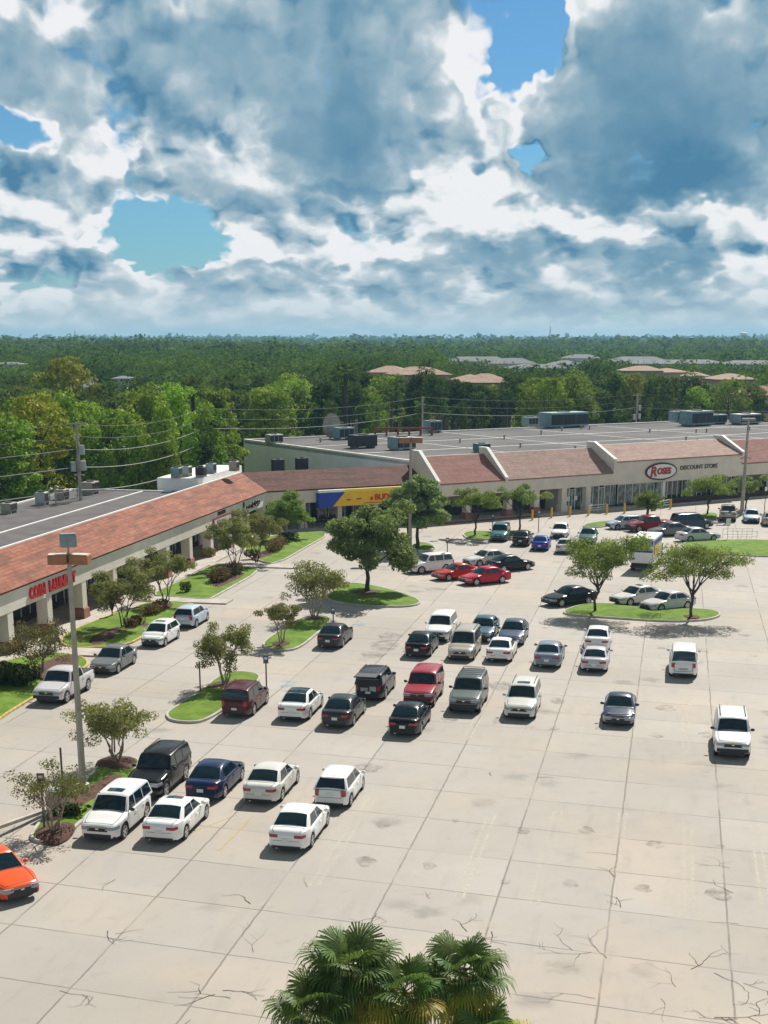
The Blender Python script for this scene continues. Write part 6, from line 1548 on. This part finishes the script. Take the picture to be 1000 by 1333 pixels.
hip_house(113,330,6,6,zat(503,330),zat(495,330),'lone house with lilac-grey roof showing in the left woodland',28,'roof_grey_far','far_wall_w')
for (px, Y, wx, ye, yr, lb) in ((622,560,24,470,464,'long pale grey roof in the distance above the clay roofs'),(668,520,16,473,466,'grey roof right of the long pale one in the distance'),(700,470,20,479,474,'lower grey roof in the distance above the clay roofs'),(830,560,22,470,464,'pale blue-grey hall roof in the distance, right of centre'),(880,520,34,473,468,'long flat blue-grey roof in the distance at the right'),(757,600,16,466,461,'small white roof in the distance, right of the middle'),(978,520,22,474,469,'blue-grey roof in the distance near the right edge'),(735,540,12,474,469,'grey shed roof behind the trees, centre right')):
    hip_house(px, Y, wx, 12, zat(ye,Y), zat(yr,Y), lb, rf.uniform(-8,8), 'roof_grey_far', 'far_wall_w', win=False)
for (px, Y, ye, yr, wx) in ((12,420,474,471,9),(85,400,471,469,3),(160,330,492,489,3),(38,260,528,524,5)):
    hip_house(px, Y, wx, 8, zat(ye,Y), zat(yr,Y), {12:'white flat building glimpsed at the left edge beyond the woodland',85:'small white roof beyond the golden tree',160:'tiny white roof glimpsed in the left woodland',38:'tiny pale shed roof low in the left woodland'}[px], 0, 'roof_grey_far', 'far_wall_w', win=False)
# masts on the skyline
for (px, Y, py, lb, r_) in ((716,1500,425,'thin lattice mast on the horizon right of centre',.9),(98,1600,430,'thin mast on the horizon at the left',.9),(990,2200,434,'thin mast on the horizon at the right edge',.9)):
    x, y = at(px, Y, 20); m = MB(); m.tube([(0,0,0),(0,0,zat(py,Y))], r_*.5, 5); o = m.obj('radio_mast', M['galv'], loc=(x,y,0)); tag(o, lb, 'mast')
x, y = at(968,2600,25); o = empty('water_tower', (x,y,0), 0, 'pale water tower on the horizon at the far right', 'water tower')
m = MB(); m.tube([(0,0,0),(0,0,zat(436,2600))], 2.0, 10); m.obj('stem', M['cap_white'], o); m = MB(); m.ball((0,0,zat(435,2600)),(7,7,4),14,8); m.obj('tank', M['cap_white'], o, smooth=60)

# far woodland as one mass
def far_woods():
    rng = np.random.default_rng(77); V_ = []
    def crown(x, y, h, r, n, s_, flat=.6):
        d = rng.normal(size=(n,3)); d[:,2] = np.abs(d[:,2])*1.0-.25; d /= np.linalg.norm(d,axis=1)[:,None]
        lump = 1+.25*np.sin(d[:,0]*5+x)*np.cos(d[:,1]*6+y); p_ = np.stack([x+d[:,0]*r*lump, y+d[:,1]*r*lump, h-r*flat*1.3+d[:,2]*r*flat*1.3*lump],1)
        V_.append(leaves(p_, s_*(.6+.8*rng.random(n)), .6, .5, d, rng))
    def keep(x, y, h):
        px = CX+F*x/(y*cT+(H-h)*sT)
        for hp, hY, hw, he in houses:
            wpx = hw/2*F/hY+3
            if abs(px-hp) < wpx+(4.5*F/y) and y < hY+hw and abs(y-hY) < hw*.7+5: return False
            if abs(px-hp) < wpx+(2.*F/y) and y < hY and h > zat(he-(1 if hp*7%3 > 1 else -1), y): return False
        return True
    for _, x, y, px, e in rest:
        h = min(zat(treetop(px)-rng.random()*6, y), 11+rng.random()*6) if y < 330 else 10.5+rng.random()*6
        if keep(x, y, h): crown(x, y, h, 4.2+rng.random()*1.8, 330, .42, .9)
    y = 500.
    while y < 5200:
        sp = max(14., y*.026); x = -y*.32-40
        while x < y*.34+40:
            xx, yy = x+rng.normal()*sp*.3, y+rng.normal()*sp*.3
            h = 9+rng.random()*7.5+ (2.5*math.sin(xx*.011+yy*.004)+1.5)*min(1,yy/900); 
            if yy > 2300: h = min(h+2.2, 19.5)
            if keep(xx, yy, h): crown(xx, yy, h, sp*(.42+.36*rng.random()), 260 if yy < 1100 else 90, sp*(.052 if yy < 1100 else .085), .7 if yy < 1200 else .4)
            x += sp
        y += sp*(1 if y < 1500 else 1.6)
    v = np.concatenate(V_); me = npmesh('distant_woodland', v, 4, M['lf_far']); o = bpy.data.objects.new('distant_woodland', me); link(o); o['kind'] = 'stuff'; o['label'] = 'hazy woodland canopy stretching to the horizon'
far_woods()
# undergrowth along the forest edge and behind the store
def undergrowth():
    rng = np.random.default_rng(5); pts = []; od = []
    for k in range(900):
        u = rng.random()
        if u < .5: s = -80+rng.random()*92; p_ = FL(s, 24+rng.random()*6)
        else: s = -8+rng.random()*115; p_ = FR(s, 58+rng.random()*7)
        r_ = .8+rng.random()*1.1; q_, d_ = blob_pts(rng, (p_[0],p_[1],r_*.5), (r_*1.2,r_*1.2,r_), 55, .6); pts.append(q_); od.append(d_)
    p_ = np.concatenate(pts); d_ = np.concatenate(od); me = npmesh('undergrowth', leaves(p_, .26*(.6+.8*rng.random(len(p_))), .6, .4, d_, rng), 4, M['lf_f1']); o = bpy.data.objects.new('undergrowth', me); link(o); o['kind'] = 'stuff'; o['label'] = 'low scrub along the forest edge'
undergrowth()

# ------------------------------------------------------------------ air
hz = MB(); hz.box(-4200,4200,-60,6000,-1.2,46)
hm = bpy.data.materials.new('haze_air'); hm.use_nodes = True; t = NT(hm.node_tree); hm.node_tree.nodes.remove(hm.node_tree.nodes['Principled BSDF'])
pv = t.new('ShaderNodeVolumePrincipled'); pv.inputs['Color'].default_value = (.32,.64,.90,1); pv.inputs['Density'].default_value = .00016; pv.inputs['Anisotropy'].default_value = .2
t.l.new(pv.outputs[0], hm.node_tree.nodes['Material Output'].inputs['Volume'])
ho = hz.obj('haze', hm); ho['kind'] = 'stuff'; ho['label'] = 'thin haze over the distant woodland'
